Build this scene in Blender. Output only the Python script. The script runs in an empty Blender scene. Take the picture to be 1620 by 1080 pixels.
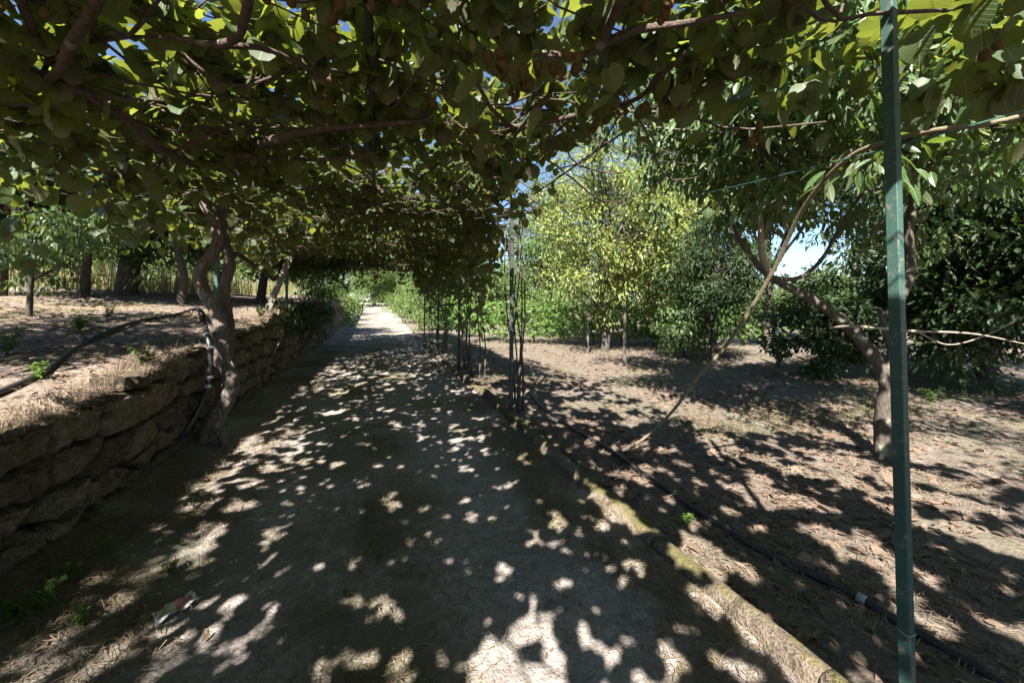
import bpy, math, random
import numpy as np
from mathutils import Vector, Matrix

rng = np.random.default_rng(11)
random.seed(11)
SC = bpy.context.scene
COL = SC.collection
R = math.radians

# ------------------------------------------------------------------ camera
F, U0, V0, H, YAW = 600.0, 810.0, 480.0, 1.6, R(19.5)     # focal length in photo pixels, principal column, eye level row
cs, sn = math.cos(YAW), math.sin(YAW)
cam = bpy.data.cameras.new('camera')
cam.sensor_width = 36.0
cam.lens = F / 1620.0 * 36.0
cam.shift_y = -(540.0 - V0) / 1620.0
cam.clip_start, cam.clip_end = 0.05, 2000.0
camo = bpy.data.objects.new('camera', cam)
camo.location = (0, 0, H)
camo.rotation_euler = (R(90), 0, -YAW)
COL.objects.link(camo)
SC.camera = camo

# ------------------------------------------------------------------ sky, sun, exposure
SUN_EL = R(47)
TRAV = Vector((0.58, 0.815, 0)).normalized()               # where the sunlight travels to, over the ground
w = bpy.data.worlds.new('World'); SC.world = w; w.use_nodes = True
nt = w.node_tree
sky = nt.nodes.new('ShaderNodeTexSky'); sky.sky_type = 'NISHITA'; sky.sun_disc = False
sky.sun_elevation = SUN_EL
sky.sun_rotation = math.atan2(-TRAV.x, -TRAV.y)
sky.air_density = 1.0; sky.dust_density = 0.1; sky.ozone_density = 3.0; sky.altitude = 1500
bg = nt.nodes['Background']; bg.inputs['Strength'].default_value = 0.05
nt.links.new(sky.outputs[0], bg.inputs['Color'])
sl = bpy.data.lights.new('sun', 'SUN'); sl.energy = 5.0; sl.angle = R(0.53); sl.color = (1.0, 0.95, 0.88)
so = bpy.data.objects.new('sun', sl); COL.objects.link(so)
sd = Vector((TRAV.x * math.cos(SUN_EL), TRAV.y * math.cos(SUN_EL), -math.sin(SUN_EL)))
so.rotation_euler = sd.to_track_quat('-Z', 'Y').to_euler()
so.location = (-20, -5, 30)
SC.view_settings.view_transform = 'Standard'; SC.view_settings.look = 'None'
SC.view_settings.exposure = 2.25; SC.view_settings.gamma = 1.0
SC.cycles.use_denoising = True
SC.cycles.max_bounces = 8; SC.cycles.diffuse_bounces = 4; SC.cycles.transmission_bounces = 4
SC.cycles.glossy_bounces = 2; SC.cycles.sample_clamp_indirect = 8.0

# ------------------------------------------------------------------ helpers: places
def W(u, v, d):
    X = (u - U0) / F * d
    return np.array([X * cs + d * sn, -X * sn + d * cs, H - (v - V0) / F * d])
def G(u, v, z=0.0):
    return W(u, v, F * (H - z) / (v - V0))
def CP(u, v, z):                                             # a point of the canopy plane at height z
    return W(u, v, F * (z - H) / (V0 - v))
def project(P):
    X = P[:, 0] * cs - P[:, 1] * sn; d = P[:, 0] * sn + P[:, 1] * cs
    dd = np.maximum(d, 0.05)
    return U0 + F * X / dd, V0 - F * (P[:, 2] - H) / dd, d

def _h(ix, iy, seed):
    n = (ix.astype(np.int64) * 374761393 + iy.astype(np.int64) * 668265263 + seed * 1442695041) & 0xffffffff
    n = ((n ^ (n >> 13)) * 1274126177) & 0xffffffff
    return ((n ^ (n >> 16)) & 0xffff) / 65535.0
def vn(x, y, seed=0):
    x = np.asarray(x, float); y = np.asarray(y, float)
    ix = np.floor(x); iy = np.floor(y); fx = x - ix; fy = y - iy
    fx = fx * fx * (3 - 2 * fx); fy = fy * fy * (3 - 2 * fy)
    a = _h(ix, iy, seed); b = _h(ix + 1, iy, seed); c = _h(ix, iy + 1, seed); d = _h(ix + 1, iy + 1, seed)
    return (a + (b - a) * fx) * (1 - fy) + (c + (d - c) * fx) * fy
def fbm(x, y, seed=0, oc=4):
    s = 0; a = 0.5
    for k in range(oc):
        s = s + a * vn(np.asarray(x) * 2**k, np.asarray(y) * 2**k, seed + k); a *= 0.5
    return s / (1 - 0.5**oc)

def ramp(y):
    t = np.clip(np.asarray(y, float) - 8, 0, 45)
    return 0.0007 * t * t + 0.02 * np.clip(np.asarray(y, float) - 53, 0, 40)
def z_orch(x, y):
    near = np.exp(-np.clip(np.hypot(x - 3, y - 3) - 5, 0, 99) / 6)
    return ramp(y) + (0.05 * (fbm(x * .8, y * .8, 3) - .5) + 0.06 * near * (fbm(x * 4, y * 4, 5) - .5)) + 0.015
def z_track(x, y):
    rut = -0.035 * (np.exp(-((x - 0.75) / .35)**2) + np.exp(-((x + 0.75) / .35)**2))
    bank = 0.012 * np.clip((x - 1.15) / .5, 0, 1)**2 + 0.06 * np.clip((-1.45 - x) / .5, 0, 1)**2
    return ramp(y) + rut + bank + 0.035 * (fbm(x * 2.2, y * 2.2, 8) - .5) + 0.02 * (fbm(x * 9, y * 9, 9, 3) - .5)
def z_terr(x, y):
    s = np.clip(-2 - x, 0, 400)
    return (0.76 + 0.09 * np.clip(y - 2.8, -3, 8.5) + 0.02 * np.clip(y - 11.3, 0, 30) + 0.10 * np.minimum(s, 3.5) + 0.045 * np.clip(s - 3.5, 0, 40)
            + 0.07 * (fbm(x * 1.1, y * 1.1, 21) - .5) + 0.03 * (fbm(x * 6, y * 6, 22) - .5))

# ------------------------------------------------------------------ helpers: meshes
def me_build(name, V, faces, mat=None, uv=None, rnd=None, smooth=False):
    """faces: list of int arrays (n,k), mixed k allowed."""
    me = bpy.data.meshes.new(name)
    V = np.asarray(V, np.float32)
    me.vertices.add(len(V)); me.vertices.foreach_set('co', V.ravel())
    loops = np.concatenate([f.ravel() for f in faces]).astype(np.int32)
    tot = np.concatenate([np.full(len(f), f.shape[1]) for f in faces]).astype(np.int32)
    st = np.concatenate([[0], np.cumsum(tot)[:-1]]).astype(np.int32)
    me.loops.add(len(loops)); me.loops.foreach_set('vertex_index', loops)
    me.polygons.add(len(tot)); me.polygons.foreach_set('loop_start', st)
    try: me.polygons.foreach_set('loop_total', tot)
    except Exception: pass
    if uv is not None:
        l = me.uv_layers.new(name='UVMap'); l.data.foreach_set('uv', np.asarray(uv, np.float32)[loops].ravel())
    if rnd is not None:
        a = me.attributes.new('rnd', 'FLOAT', 'POINT'); a.data.foreach_set('value', np.asarray(rnd, np.float32))
    me.update(calc_edges=True)
    me.validate()
    me.polygons.foreach_set('use_smooth', np.full(len(me.polygons), bool(smooth)))
    if mat: me.materials.append(mat)
    return me
def link(name, data, parent=None, **props):
    o = bpy.data.objects.new(name, data); COL.objects.link(o)
    if parent is not None: o.parent = parent
    for k, v in props.items(): o[k] = v
    return o
def thing(name, label, cat, base, group=None):
    o = link(name, None); o.location = Vector(base); o.empty_display_size = 0.1
    o['label'] = label; o['category'] = cat
    if group: o['group'] = group
    return o
def base_of(root): return np.array(root.location)

def merge(parts):
    """parts: list of (V, [faces], uv, rnd) -> one"""
    Vs, Fs, Us, Rs, n = [], {}, [], [], 0
    for V, F_, U_, R_ in parts:
        Vs.append(V)
        for f in F_: Fs.setdefault(f.shape[1], []).append(f + n)
        Us.append(U_ if U_ is not None else np.zeros((len(V), 2))); Rs.append(R_ if R_ is not None else np.zeros(len(V)))
        n += len(V)
    return np.concatenate(Vs), [np.concatenate(f) for f in Fs.values()], np.concatenate(Us), np.concatenate(Rs)

def spline(P, n):
    P = np.asarray(P, float); m = len(P)
    if m == 2: return P[0] + (P[1] - P[0]) * np.linspace(0, 1, n)[:, None]
    Q = np.vstack([2 * P[0] - P[1], P, 2 * P[-1] - P[-2]])
    t = np.linspace(0, m - 1, n); i = np.minimum(t.astype(int), m - 2); f = (t - i)[:, None]
    a, b, c, d = Q[i], Q[i + 1], Q[i + 2], Q[i + 3]
    return .5 * (2 * b + (c - a) * f + (2 * a - 5 * b + 4 * c - d) * f**2 + (3 * b - a - 3 * c + d) * f**3)
def tube(P, rad, n=None, k=8, gnarl=0.0, seed=0, cap=True, flut=3, lfreq=9.0):
    P = np.asarray(P, float)
    n = n or max(2, (len(P) - 1) * 6 + 1)
    rad = np.interp(np.linspace(0, 1, n), np.linspace(0, 1, len(rad)), rad)
    C = spline(P, n)
    T = np.gradient(C, axis=0); T /= np.linalg.norm(T, axis=1)[:, None] + 1e-9
    N = np.zeros_like(C); a = np.array([1., 0, 0]) if abs(T[0][0]) < .8 else np.array([0, 1., 0])
    N[0] = a - T[0] * a.dot(T[0]); N[0] /= np.linalg.norm(N[0])
    for i in range(1, n):
        v = N[i - 1] - T[i] * N[i - 1].dot(T[i]); N[i] = v / (np.linalg.norm(v) + 1e-9)
    B = np.cross(T, N)
    th = np.linspace(0, 2 * math.pi, k, endpoint=False)
    rr = np.repeat(rad[:, None], k, 1)
    s = np.concatenate([[0], np.cumsum(np.linalg.norm(np.diff(C, axis=0), axis=1))])
    if gnarl:
        S, TH = np.meshgrid(s, th, indexing='ij')
        tw = TH + 1.7 * S
        d = 0.55 * np.sin(flut * tw + seed) + .4 * np.sin((flut + 2) * TH - 2.3 * S + 2 * seed)
        d += 1.5 * (vn(S * lfreq + seed, np.cos(TH) * 1.6 + 9, seed) - .5) + 1.3 * (vn(S * lfreq * 1.7, np.sin(TH) * 2.2 + 5, seed + 3) - .5)
        d += .8 * (vn(S * lfreq * 4, TH * 3, seed + 6) - .5)
        rr = rr * (1 + gnarl * d)
    V = C[:, None, :] + rr[..., None] * (np.cos(th)[None, :, None] * N[:, None, :] + np.sin(th)[None, :, None] * B[:, None, :])
    V = V.reshape(-1, 3)
    i = np.arange(n - 1)[:, None] * k; j = np.arange(k)[None, :]; j2 = (j + 1) % k
    Fq = np.stack([i + j, i + j2, i + k + j2, i + k + j], -1).reshape(-1, 4)
    uv = np.stack([np.tile(th / 6.2832, n), np.repeat(s, k)], 1)
    faces = [Fq]
    if cap:
        V = np.vstack([V, C[0], C[-1]]); uv = np.vstack([uv, [0, 0], [0, s[-1]]])
        c0, c1 = n * k, n * k + 1; jj = np.arange(k); j2 = (jj + 1) % k
        faces.append(np.concatenate([np.stack([np.full(k, c0), j2, jj], 1), np.stack([np.full(k, c1), (n - 1) * k + jj, (n - 1) * k + j2], 1)]))
    return V, faces, uv, np.full(len(V), random.random())
def add_tube(name, root, P, rad, mat, parent=None, smooth=True, **kw):
    V, f, uv, rn = tube(P, rad, **kw)
    return link(name, me_build(name, V - base_of(root), f, mat, uv, rn, smooth), parent or root)
def box_arr(c, s, rot=0.0):
    c = np.asarray(c, float); s = np.asarray(s, float) / 2
    q = np.array([[x, y, z] for x in (-1, 1) for y in (-1, 1) for z in (-1, 1)], float) * s
    ca, sa = math.cos(rot), math.sin(rot)
    q = np.stack([q[:, 0] * ca - q[:, 1] * sa, q[:, 0] * sa + q[:, 1] * ca, q[:, 2]], 1) + c
    f = np.array([[0, 1, 3, 2], [4, 6, 7, 5], [0, 4, 5, 1], [2, 3, 7, 6], [0, 2, 6, 4], [1, 5, 7, 3]])
    return q, [f], np.zeros((8, 2)), np.zeros(8)
def bar_arr(a, b, wd, th, chamfer=0.15):
    """a straight bar with chamfered edges between two points (octagonal section)"""
    a, b = np.asarray(a, float), np.asarray(b, float)
    T = (b - a) / np.linalg.norm(b - a)
    ref = np.array([0., 1, 0]) if abs(T[1]) < .8 else np.array([1., 0, 0])
    N = np.cross(ref, T); N /= np.linalg.norm(N); B = np.cross(T, N)
    c = chamfer
    sec = np.array([(1, 1 - c), (1 - c, 1), (-1 + c, 1), (-1, 1 - c), (-1, -1 + c), (-1 + c, -1), (1 - c, -1), (1, -1 + c)]) / 2
    o = sec[:, :1] * wd * N + sec[:, 1:] * th * B
    V = np.vstack([a + o, b + o])
    q = np.array([[i, (i + 1) % 8, 8 + (i + 1) % 8, 8 + i] for i in range(8)])
    return V, [q, np.array([list(range(7, -1, -1)), list(range(8, 16))])], np.zeros((16, 2)), np.zeros(16)

# leaf templates: (verts, faces, uv); blade along +Y, face up +Z
def _sym(right, mid, facesR, cup, droop, wave=0.0):
    V = list(mid) + list(right) + [(-x, y) for x, y in right]
    nm, nr = len(mid), len(right)
    Fs = {}
    for f in facesR:
        g = [i if i < nm else i for i in f]
        Fs.setdefault(len(f), []).append(g)
        Fs[len(f)].append([i if i < nm else i + nr for i in f][::-1])
    V = np.array(V, float)
    z = cup * np.abs(V[:, 0])**1.3 - droop * V[:, 1]**2 + wave * np.sin(V[:, 1] * 9 + V[:, 0] * 7)
    return np.column_stack([V, z]), [np.array(v) for v in Fs.values()], np.column_stack([V[:, 0] + .5, V[:, 1]])
KR = [(.19, -.05), (.42, .08), (.53, .36), (.49, .66), (.30, .89)]
KM = [(0, .07), (0, .36), (0, .68), (0, .98)]
KF = [(0, 4, 5, 1), (1, 5, 6), (1, 6, 7, 2), (2, 7, 8), (2, 8, 3)]
def kiwi_t(cup=.25, droop=.2, wave=.02): return _sym(KR, KM, KF, cup, droop, wave)
KIWI = kiwi_t()
KIWI_LO = _sym([(.42, .08), (.46, .66)], [(0, .06), (0, 1.0)], [(0, 2, 3, 1)], .25, .2)
ELL = _sym([(.19, .28), (.17, .68)], [(0, 0), (0, 1.0)], [(0, 2, 3, 1)], .35, .18)
LONG = _sym([(.10, .14), (.165, .38), (.15, .66), (.07, .87)], [(0, 0), (0, .38), (0, .66), (0, 1.0)], [(0, 4, 5, 1), (1, 5, 6, 2), (2, 6, 7, 3)], .45, .28, .012)
GRAPE = _sym([(.40, -.02), (.30, .28), (.52, .52), (.22, .62)], [(0, .05), (0, .45), (0, 1.0)], [(0, 3, 4, 1), (1, 4, 5, 6), (1, 6, 2)], .2, .25)

def unit(a): return a / (np.linalg.norm(a, axis=-1, keepdims=True) + 1e-9)
def frames(axis, nrm):
    a = unit(axis); n = nrm - a * np.sum(a * nrm, -1, keepdims=True); n = unit(n)
    return np.cross(a, n), a, n
def leaf_cloud(P, axis, nrm, size, tmpl, rnd=None):
    tv, tf, tu = tmpl; N, m = len(P), len(tv)
    S, A, Nn = frames(axis, nrm)
    V = P[:, None, :] + size[:, None, None] * (tv[None, :, 0:1] * S[:, None] + tv[None, :, 1:2] * A[:, None] + tv[None, :, 2:3] * Nn[:, None])
    off = (np.arange(N) * m)[:, None, None]
    fs = [(f[None] + off).reshape(-1, f.shape[1]) for f in tf]
    rnd = rng.random(N) if rnd is None else rnd
    return V.reshape(-1, 3), fs, np.tile(tu, (N, 1)), np.repeat(rnd, m)

# ------------------------------------------------------------------ materials
def nodes(name):
    m = bpy.data.materials.new(name); m.use_nodes = True
    t = m.node_tree; b = t.nodes['Principled BSDF']; out = t.nodes['Material Output']
    def nd(kind, **kw):
        n = t.nodes.new(kind)
        for k, v in kw.items():
            if k in n.inputs.keys(): n.inputs[k].default_value = v
            else: setattr(n, k, v)
        return n
    return m, t, b, out, nd, t.links.new
def rampn(nd, stops):
    r = nd('ShaderNodeValToRGB'); e = r.color_ramp.elements
    while len(e) < len(stops): e.new(0.5)
    for i, (p, c) in enumerate(stops):
        e[i].position = p; e[i].color = (*c, 1) if len(c) == 3 else c
    return r
def mixc(nd, L, fac, a, b, blend='MIX'):
    n = nd('ShaderNodeMix', data_type='RGBA', blend_type=blend)
    for sock, v in ((n.inputs[0], fac), (n.inputs[6], a), (n.inputs[7], b)):
        if hasattr(v, 'is_output'): L(v, sock)
        else: sock.default_value = v if not isinstance(v, tuple) else (*v, 1)
    return n.outputs[2]

def leafmat(name, ca, cb, under, trans, tfac=.4, rough=.45, vein=.35, spec=.4, yellow=None):
    m, t, b, out, nd, L = nodes(name)
    at = nd('ShaderNodeAttribute', attribute_name='rnd')
    oi = nd('ShaderNodeObjectInfo')
    add = nd('ShaderNodeMath', operation='ADD'); L(at.outputs['Fac'], add.inputs[0]); L(oi.outputs['Random'], add.inputs[1])
    fr = nd('ShaderNodeMath', operation='FRACT'); L(add.outputs[0], fr.inputs[0])
    top = mixc(nd, L, fr.outputs[0], ca, cb)
    if yellow:
        gt = nd('ShaderNodeMath', operation='GREATER_THAN'); L(fr.outputs[0], gt.inputs[0]); gt.inputs[1].default_value = .94
        top = mixc(nd, L, gt.outputs[0], top, yellow)
    # veins from the leaf's own coordinates
    uv = nd('ShaderNodeUVMap', uv_map='UVMap'); sp = nd('ShaderNodeSeparateXYZ'); L(uv.outputs[0], sp.inputs[0])
    ax = nd('ShaderNodeMath', operation='SUBTRACT'); L(sp.outputs[0], ax.inputs[0]); ax.inputs[1].default_value = .5
    ab = nd('ShaderNodeMath', operation='ABSOLUTE'); L(ax.outputs[0], ab.inputs[0])
    mid = nd('ShaderNodeMath', operation='LESS_THAN'); L(ab.outputs[0], mid.inputs[0]); mid.inputs[1].default_value = .018
    k = nd('ShaderNodeMath', operation='MULTIPLY_ADD'); L(ab.outputs[0], k.inputs[0]); k.inputs[1].default_value = -.75; L(sp.outputs[1], k.inputs[2])
    k2 = nd('ShaderNodeMath', operation='MULTIPLY'); L(k.outputs[0], k2.inputs[0]); k2.inputs[1].default_value = 7.0
    k3 = nd('ShaderNodeMath', operation='FRACT'); L(k2.outputs[0], k3.inputs[0])
    lat = nd('ShaderNodeMath', operation='LESS_THAN'); L(k3.outputs[0], lat.inputs[0]); lat.inputs[1].default_value = .10
    mx = nd('ShaderNodeMath', operation='MAXIMUM'); L(mid.outputs[0], mx.inputs[0]); L(lat.outputs[0], mx.inputs[1])
    vf = nd('ShaderNodeMath', operation='MULTIPLY'); L(mx.outputs[0], vf.inputs[0]); vf.inputs[1].default_value = vein
    geo = nd('ShaderNodeNewGeometry')
    no = nd('ShaderNodeTexNoise', Scale=26.0, Detail=3.0); L(geo.outputs['Position'], no.inputs['Vector'])
    top = mixc(nd, L, no.outputs['Fac'], top, tuple(x * 1.55 for x in ca))
    und = mixc(nd, L, fr.outputs[0], under, tuple(x * .72 for x in under))
    col = mixc(nd, L, geo.outputs['Backfacing'], top, und)
    col = mixc(nd, L, vf.outputs[0], col, tuple(min(1, x * 2.2 + .02) for x in under))
    L(col, b.inputs['Base Color']); b.inputs['Roughness'].default_value = rough; b.inputs['Specular IOR Level'].default_value = spec
    bp = nd('ShaderNodeBump', Strength=.35, Distance=.004); L(mx.outputs[0], bp.inputs['Height']); L(bp.outputs[0], b.inputs['Normal'])
    tr = nd('ShaderNodeBsdfTranslucent')
    tc = mixc(nd, L, fr.outputs[0], trans, tuple(x * .6 for x in trans))
    tc = mixc(nd, L, vf.outputs[0], tc, tuple(x * .45 for x in trans))
    L(tc, tr.inputs['Color'])
    ms = nd('ShaderNodeMixShader'); ms.inputs[0].default_value = tfac
    L(b.outputs[0], ms.inputs[1]); L(tr.outputs[0], ms.inputs[2]); L(ms.outputs[0], out.inputs['Surface'])
    return m

M = {}
M['kiwi'] = leafmat('kiwi_leaf', (.028, .052, .018), (.042, .066, .02), (.095, .097, .05), (.34, .40, .05), .35, .5, .8, .35, (.20, .17, .04))
M['citrus'] = leafmat('citrus_leaf', (.13, .17, .04), (.20, .225, .06), (.15, .17, .07), (.44, .48, .09), .40, .42, .15, .5, (.22, .20, .04))
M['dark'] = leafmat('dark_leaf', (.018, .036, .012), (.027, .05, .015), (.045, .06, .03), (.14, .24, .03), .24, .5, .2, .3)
M['chest'] = leafmat('broad_leaf', (.03, .065, .018), (.048, .09, .024), (.10, .125, .06), (.26, .38, .05), .32, .42, .5, .4, (.22, .22, .05))
M['grape'] = leafmat('grape_leaf', (.06, .13, .025), (.09, .16, .03), (.13, .17, .07), (.34, .48, .06), .42, .5, .3, .3)
M['far'] = leafmat('far_leaf', (.07, .12, .03), (.11, .15, .04), (.12, .15, .07), (.30, .40, .07), .36, .5, .0, .3)
M['weed'] = leafmat('weed_leaf', (.07, .13, .03), (.11, .17, .04), (.12, .16, .07), (.30, .42, .06), .40, .5, .0, .3)
M['grass'] = leafmat('grass_blade', (.09, .12, .035), (.19, .16, .07), (.13, .14, .06), (.30, .32, .08), .35, .6, .0, .2)
M['dry'] = leafmat('dry_grass', (.22, .20, .09), (.17, .19, .07), (.22, .20, .10), (.34, .34, .12), .35, .7, .0, .15)
M['straw'] = leafmat('straw', (.29, .225, .165), (.16, .122, .09), (.25, .195, .145), (.30, .22, .14), .15, .8, .0, .1)
M['mat'] = leafmat('dead_grass', (.22, .17, .09), (.14, .13, .055), (.20, .16, .09), (.26, .22, .09), .2, .8, .0, .1)
M['brown'] = leafmat('fallen_leaf', (.11, .075, .053), (.20, .145, .108), (.18, .132, .098), (.26, .17, .09), .15, .7, .25, .15)

def bark(name, c0, c1, c2, sc=(14, 14, 4), bump=.5, lichen=None, lfac=.5):
    m, t, b, out, nd, L = nodes(name)
    geo = nd('ShaderNodeNewGeometry'); mp = nd('ShaderNodeMapping'); mp.inputs['Scale'].default_value = sc
    L(geo.outputs['Position'], mp.inputs[0])
    n1 = nd('ShaderNodeTexNoise', Scale=1.6, Detail=8.0, Roughness=.7, Distortion=.8); L(mp.outputs[0], n1.inputs['Vector'])
    vo = nd('ShaderNodeTexVoronoi', feature='DISTANCE_TO_EDGE', Scale=2.2); L(mp.outputs[0], vo.inputs['Vector'])
    r = rampn(nd, [(.25, c0), (.5, c1), (.78, c2)]); L(n1.outputs['Fac'], r.inputs[0])
    col = r.outputs[0]
    if lichen:
        n2 = nd('ShaderNodeTexNoise', Scale=9.0, Detail=4.0); L(geo.outputs['Position'], n2.inputs['Vector'])
        r2 = rampn(nd, [(lfac, (0, 0, 0)), (lfac + .09, (1, 1, 1))]); L(n2.outputs['Fac'], r2.inputs[0])
        col = mixc(nd, L, r2.outputs[0], col, lichen)
    L(col, b.inputs['Base Color']); b.inputs['Roughness'].default_value = .9; b.inputs['Specular IOR Level'].default_value = .2
    mm = nd('ShaderNodeMath', operation='MULTIPLY'); L(n1.outputs['Fac'], mm.inputs[0]); L(vo.outputs['Distance'], mm.inputs[1])
    ad = nd('ShaderNodeMath', operation='ADD'); L(mm.outputs[0], ad.inputs[0]); L(n1.outputs['Fac'], ad.inputs[1])
    bp = nd('ShaderNodeBump', Strength=bump, Distance=.02); L(ad.outputs[0], bp.inputs['Height']); L(bp.outputs[0], b.inputs['Normal'])
    return m
M['bark_kiwi'] = bark('kiwi_bark', (.04, .031, .025), (.125, .102, .084), (.29, .255, .22), (34, 34, 9), 1.0, (.26, .24, .2), .62)
M['cane'] = bark('kiwi_cane', (.05, .038, .03), (.11, .082, .064), (.20, .155, .125), (34, 34, 34), .8, (.26, .24, .2), .62)
M['cane_green'] = bark('young_cane', (.10, .085, .05), (.16, .135, .085), (.24, .20, .14), (18, 18, 18), .35)
M['bark_dark'] = bark('dark_bark', (.035, .03, .024), (.07, .06, .05), (.12, .10, .085), (16, 16, 5), .7)
M['bark_grey'] = bark('grey_bark', (.04, .032, .026), (.085, .07, .056), (.155, .13, .105), (14, 14, 5), .7, (.24, .24, .17), .58)
M['dead'] = bark('dead_wood', (.20, .165, .13), (.30, .25, .20), (.42, .36, .29), (12, 12, 12), .4)

def soil(name, stops, sc, bump, dist, extra=None):
    m, t, b, out, nd, L = nodes(name)
    geo = nd('ShaderNodeNewGeometry')
    n1 = nd('ShaderNodeTexNoise', Scale=sc, Detail=9.0, Roughness=.72); L(geo.outputs['Position'], n1.inputs['Vector'])
    n2 = nd('ShaderNodeTexNoise', Scale=.9, Detail=4.0); L(geo.outputs['Position'], n2.inputs['Vector'])
    n3 = nd('ShaderNodeTexVoronoi', Scale=sc * 4.5, feature='F1'); L(geo.outputs['Position'], n3.inputs['Vector'])
    r = rampn(nd, stops); L(n1.outputs['Fac'], r.inputs[0])
    col = r.outputs[0]
    if extra:
        r2 = rampn(nd, [(.45, (0, 0, 0)), (.62, (1, 1, 1))]); L(n2.outputs['Fac'], r2.inputs[0])
        col = mixc(nd, L, r2.outputs[0], col, extra)
    rv = rampn(nd, [(.0, (.62, .62, .62)), (1, (1.25, 1.25, 1.25))]); L(n3.outputs['Color'], rv.inputs[0])
    col = mixc(nd, L, .55, col, rv.outputs[0], 'MULTIPLY')
    L(col, b.inputs['Base Color']); b.inputs['Roughness'].default_value = .95; b.inputs['Specular IOR Level'].default_value = .15
    hh = nd('ShaderNodeMath', operation='MULTIPLY_ADD'); L(n3.outputs['Distance'], hh.inputs[0]); hh.inputs[1].default_value = -.35; L(n1.outputs['Fac'], hh.inputs[2])
    bp = nd('ShaderNodeBump', Strength=bump, Distance=dist); L(hh.outputs[0], bp.inputs['Height']); L(bp.outputs[0], b.inputs['Normal'])
    return m
M['ground'] = soil('orchard_soil', [(.25, (.075, .06, .05)), (.5, (.145, .118, .098)), (.75, (.26, .213, .18))], 9.0, .9, .03, (.135, .12, .085))
M['track'] = soil('track_gravel', [(.3, (.17, .147, .135)), (.5, (.27, .237, .212)), (.72, (.385, .345, .315))], 14.0, .9, .02, (.165, .148, .10))
M['terrace'] = soil('terrace_soil', [(.25, (.10, .075, .06)), (.5, (.19, .148, .12)), (.75, (.30, .245, .20))], 8.0, .9, .03, (.20, .17, .10))

def stonemat(name, c, moss=None, mfac=.55, sc=7.0):
    m, t, b, out, nd, L = nodes(name)
    geo = nd('ShaderNodeNewGeometry'); oi = nd('ShaderNodeObjectInfo')
    n1 = nd('ShaderNodeTexNoise', Scale=sc, Detail=10.0, Roughness=.68); L(geo.outputs['Position'], n1.inputs['Vector'])
    n2 = nd('ShaderNodeTexNoise', Scale=sc * 9, Detail=5.0); L(geo.outputs['Position'], n2.inputs['Vector'])
    r = rampn(nd, [(.30, tuple(x * .45 for x in c)), (.5, c), (.70, tuple(x * 1.45 for x in c))]); L(n1.outputs['Fac'], r.inputs[0])
    rr = rampn(nd, [(0, (.6, .58, .56)), (.5, (1, .95, .88)), (1, (1.3, 1.3, 1.3))]); L(oi.outputs['Random'], rr.inputs[0])
    col = mixc(nd, L, 1.0, r.outputs[0], rr.outputs[0], 'MULTIPLY')
    rs_ = rampn(nd, [(.38, (.45, .45, .45)), (.62, (1.45, 1.45, 1.45))]); L(n2.outputs['Fac'], rs_.inputs[0])
    col = mixc(nd, L, .8, col, rs_.outputs[0], 'MULTIPLY')
    if moss:
        sp = nd('ShaderNodeSeparateXYZ'); L(geo.outputs['Normal'], sp.inputs[0])
        n4 = nd('ShaderNodeTexNoise', Scale=4.5, Detail=7.0, Roughness=.7); L(geo.outputs['Position'], n4.inputs['Vector'])
        ma = nd('ShaderNodeMath', operation='MULTIPLY_ADD'); L(sp.outputs[2], ma.inputs[0]); ma.inputs[1].default_value = .22; L(n4.outputs['Fac'], ma.inputs[2])
        r3 = rampn(nd, [(mfac, (0, 0, 0)), (mfac + .1, (1, 1, 1))]); L(ma.outputs[0], r3.inputs[0])
        mo = mixc(nd, L, n2.outputs['Fac'], tuple(x * .6 for x in moss), tuple(x * 1.5 for x in moss))
        col = mixc(nd, L, r3.outputs[0], col, mo)
    L(col, b.inputs['Base Color']); b.inputs['Roughness'].default_value = .92; b.inputs['Specular IOR Level'].default_value = .2
    ad = nd('ShaderNodeMath', operation='MULTIPLY_ADD'); L(n2.outputs['Fac'], ad.inputs[0]); ad.inputs[1].default_value = .4; L(n1.outputs['Fac'], ad.inputs[2])
    bp = nd('ShaderNodeBump', Strength=1.0, Distance=.05); L(ad.outputs[0], bp.inputs['Height']); L(bp.outputs[0], b.inputs['Normal'])
    return m
M['stone'] = stonemat('wall_granite', (.19, .15, .105), (.085, .08, .035), .72, 13.0)
M['kerbstone'] = stonemat('kerb_concrete', (.20, .165, .13), (.125, .11, .045), .62, 9.0)
M['pillar'] = stonemat('pillar_stone', (.30, .285, .27))

def plain(name, c, rough=.5, spec=.4, var=.25, sc=12.0, metal=0.0, bump=.1, wear=None, wl=.62):
    m, t, b, out, nd, L = nodes(name)
    geo = nd('ShaderNodeNewGeometry')
    n1 = nd('ShaderNodeTexNoise', Scale=sc, Detail=6.0, Roughness=.65); L(geo.outputs['Position'], n1.inputs['Vector'])
    col = mixc(nd, L, n1.outputs['Fac'], tuple(x * (1 - var) for x in c), tuple(min(1, x * (1 + var)) for x in c))
    if wear:
        n2 = nd('ShaderNodeTexNoise', Scale=sc * 2.3, Detail=8.0, Roughness=.75); L(geo.outputs['Position'], n2.inputs['Vector'])
        r = rampn(nd, [(wl, (0, 0, 0)), (wl + .07, (1, 1, 1))]); L(n2.outputs['Fac'], r.inputs[0])
        col = mixc(nd, L, r.outputs[0], col, wear)
    L(col, b.inputs['Base Color']); b.inputs['Roughness'].default_value = rough; b.inputs['Specular IOR Level'].default_value = spec; b.inputs['Metallic'].default_value = metal
    bp = nd('ShaderNodeBump', Strength=bump, Distance=.004); L(n1.outputs['Fac'], bp.inputs['Height']); L(bp.outputs[0], b.inputs['Normal'])
    return m
M['green_paint'] = plain('green_paint', (.04, .085, .07), .55, .3, .35, 11, 0, .4, (.16, .15, .12), .555)
M['wire'] = plain('green_wire', (.03, .09, .07), .5, .4)
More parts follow.
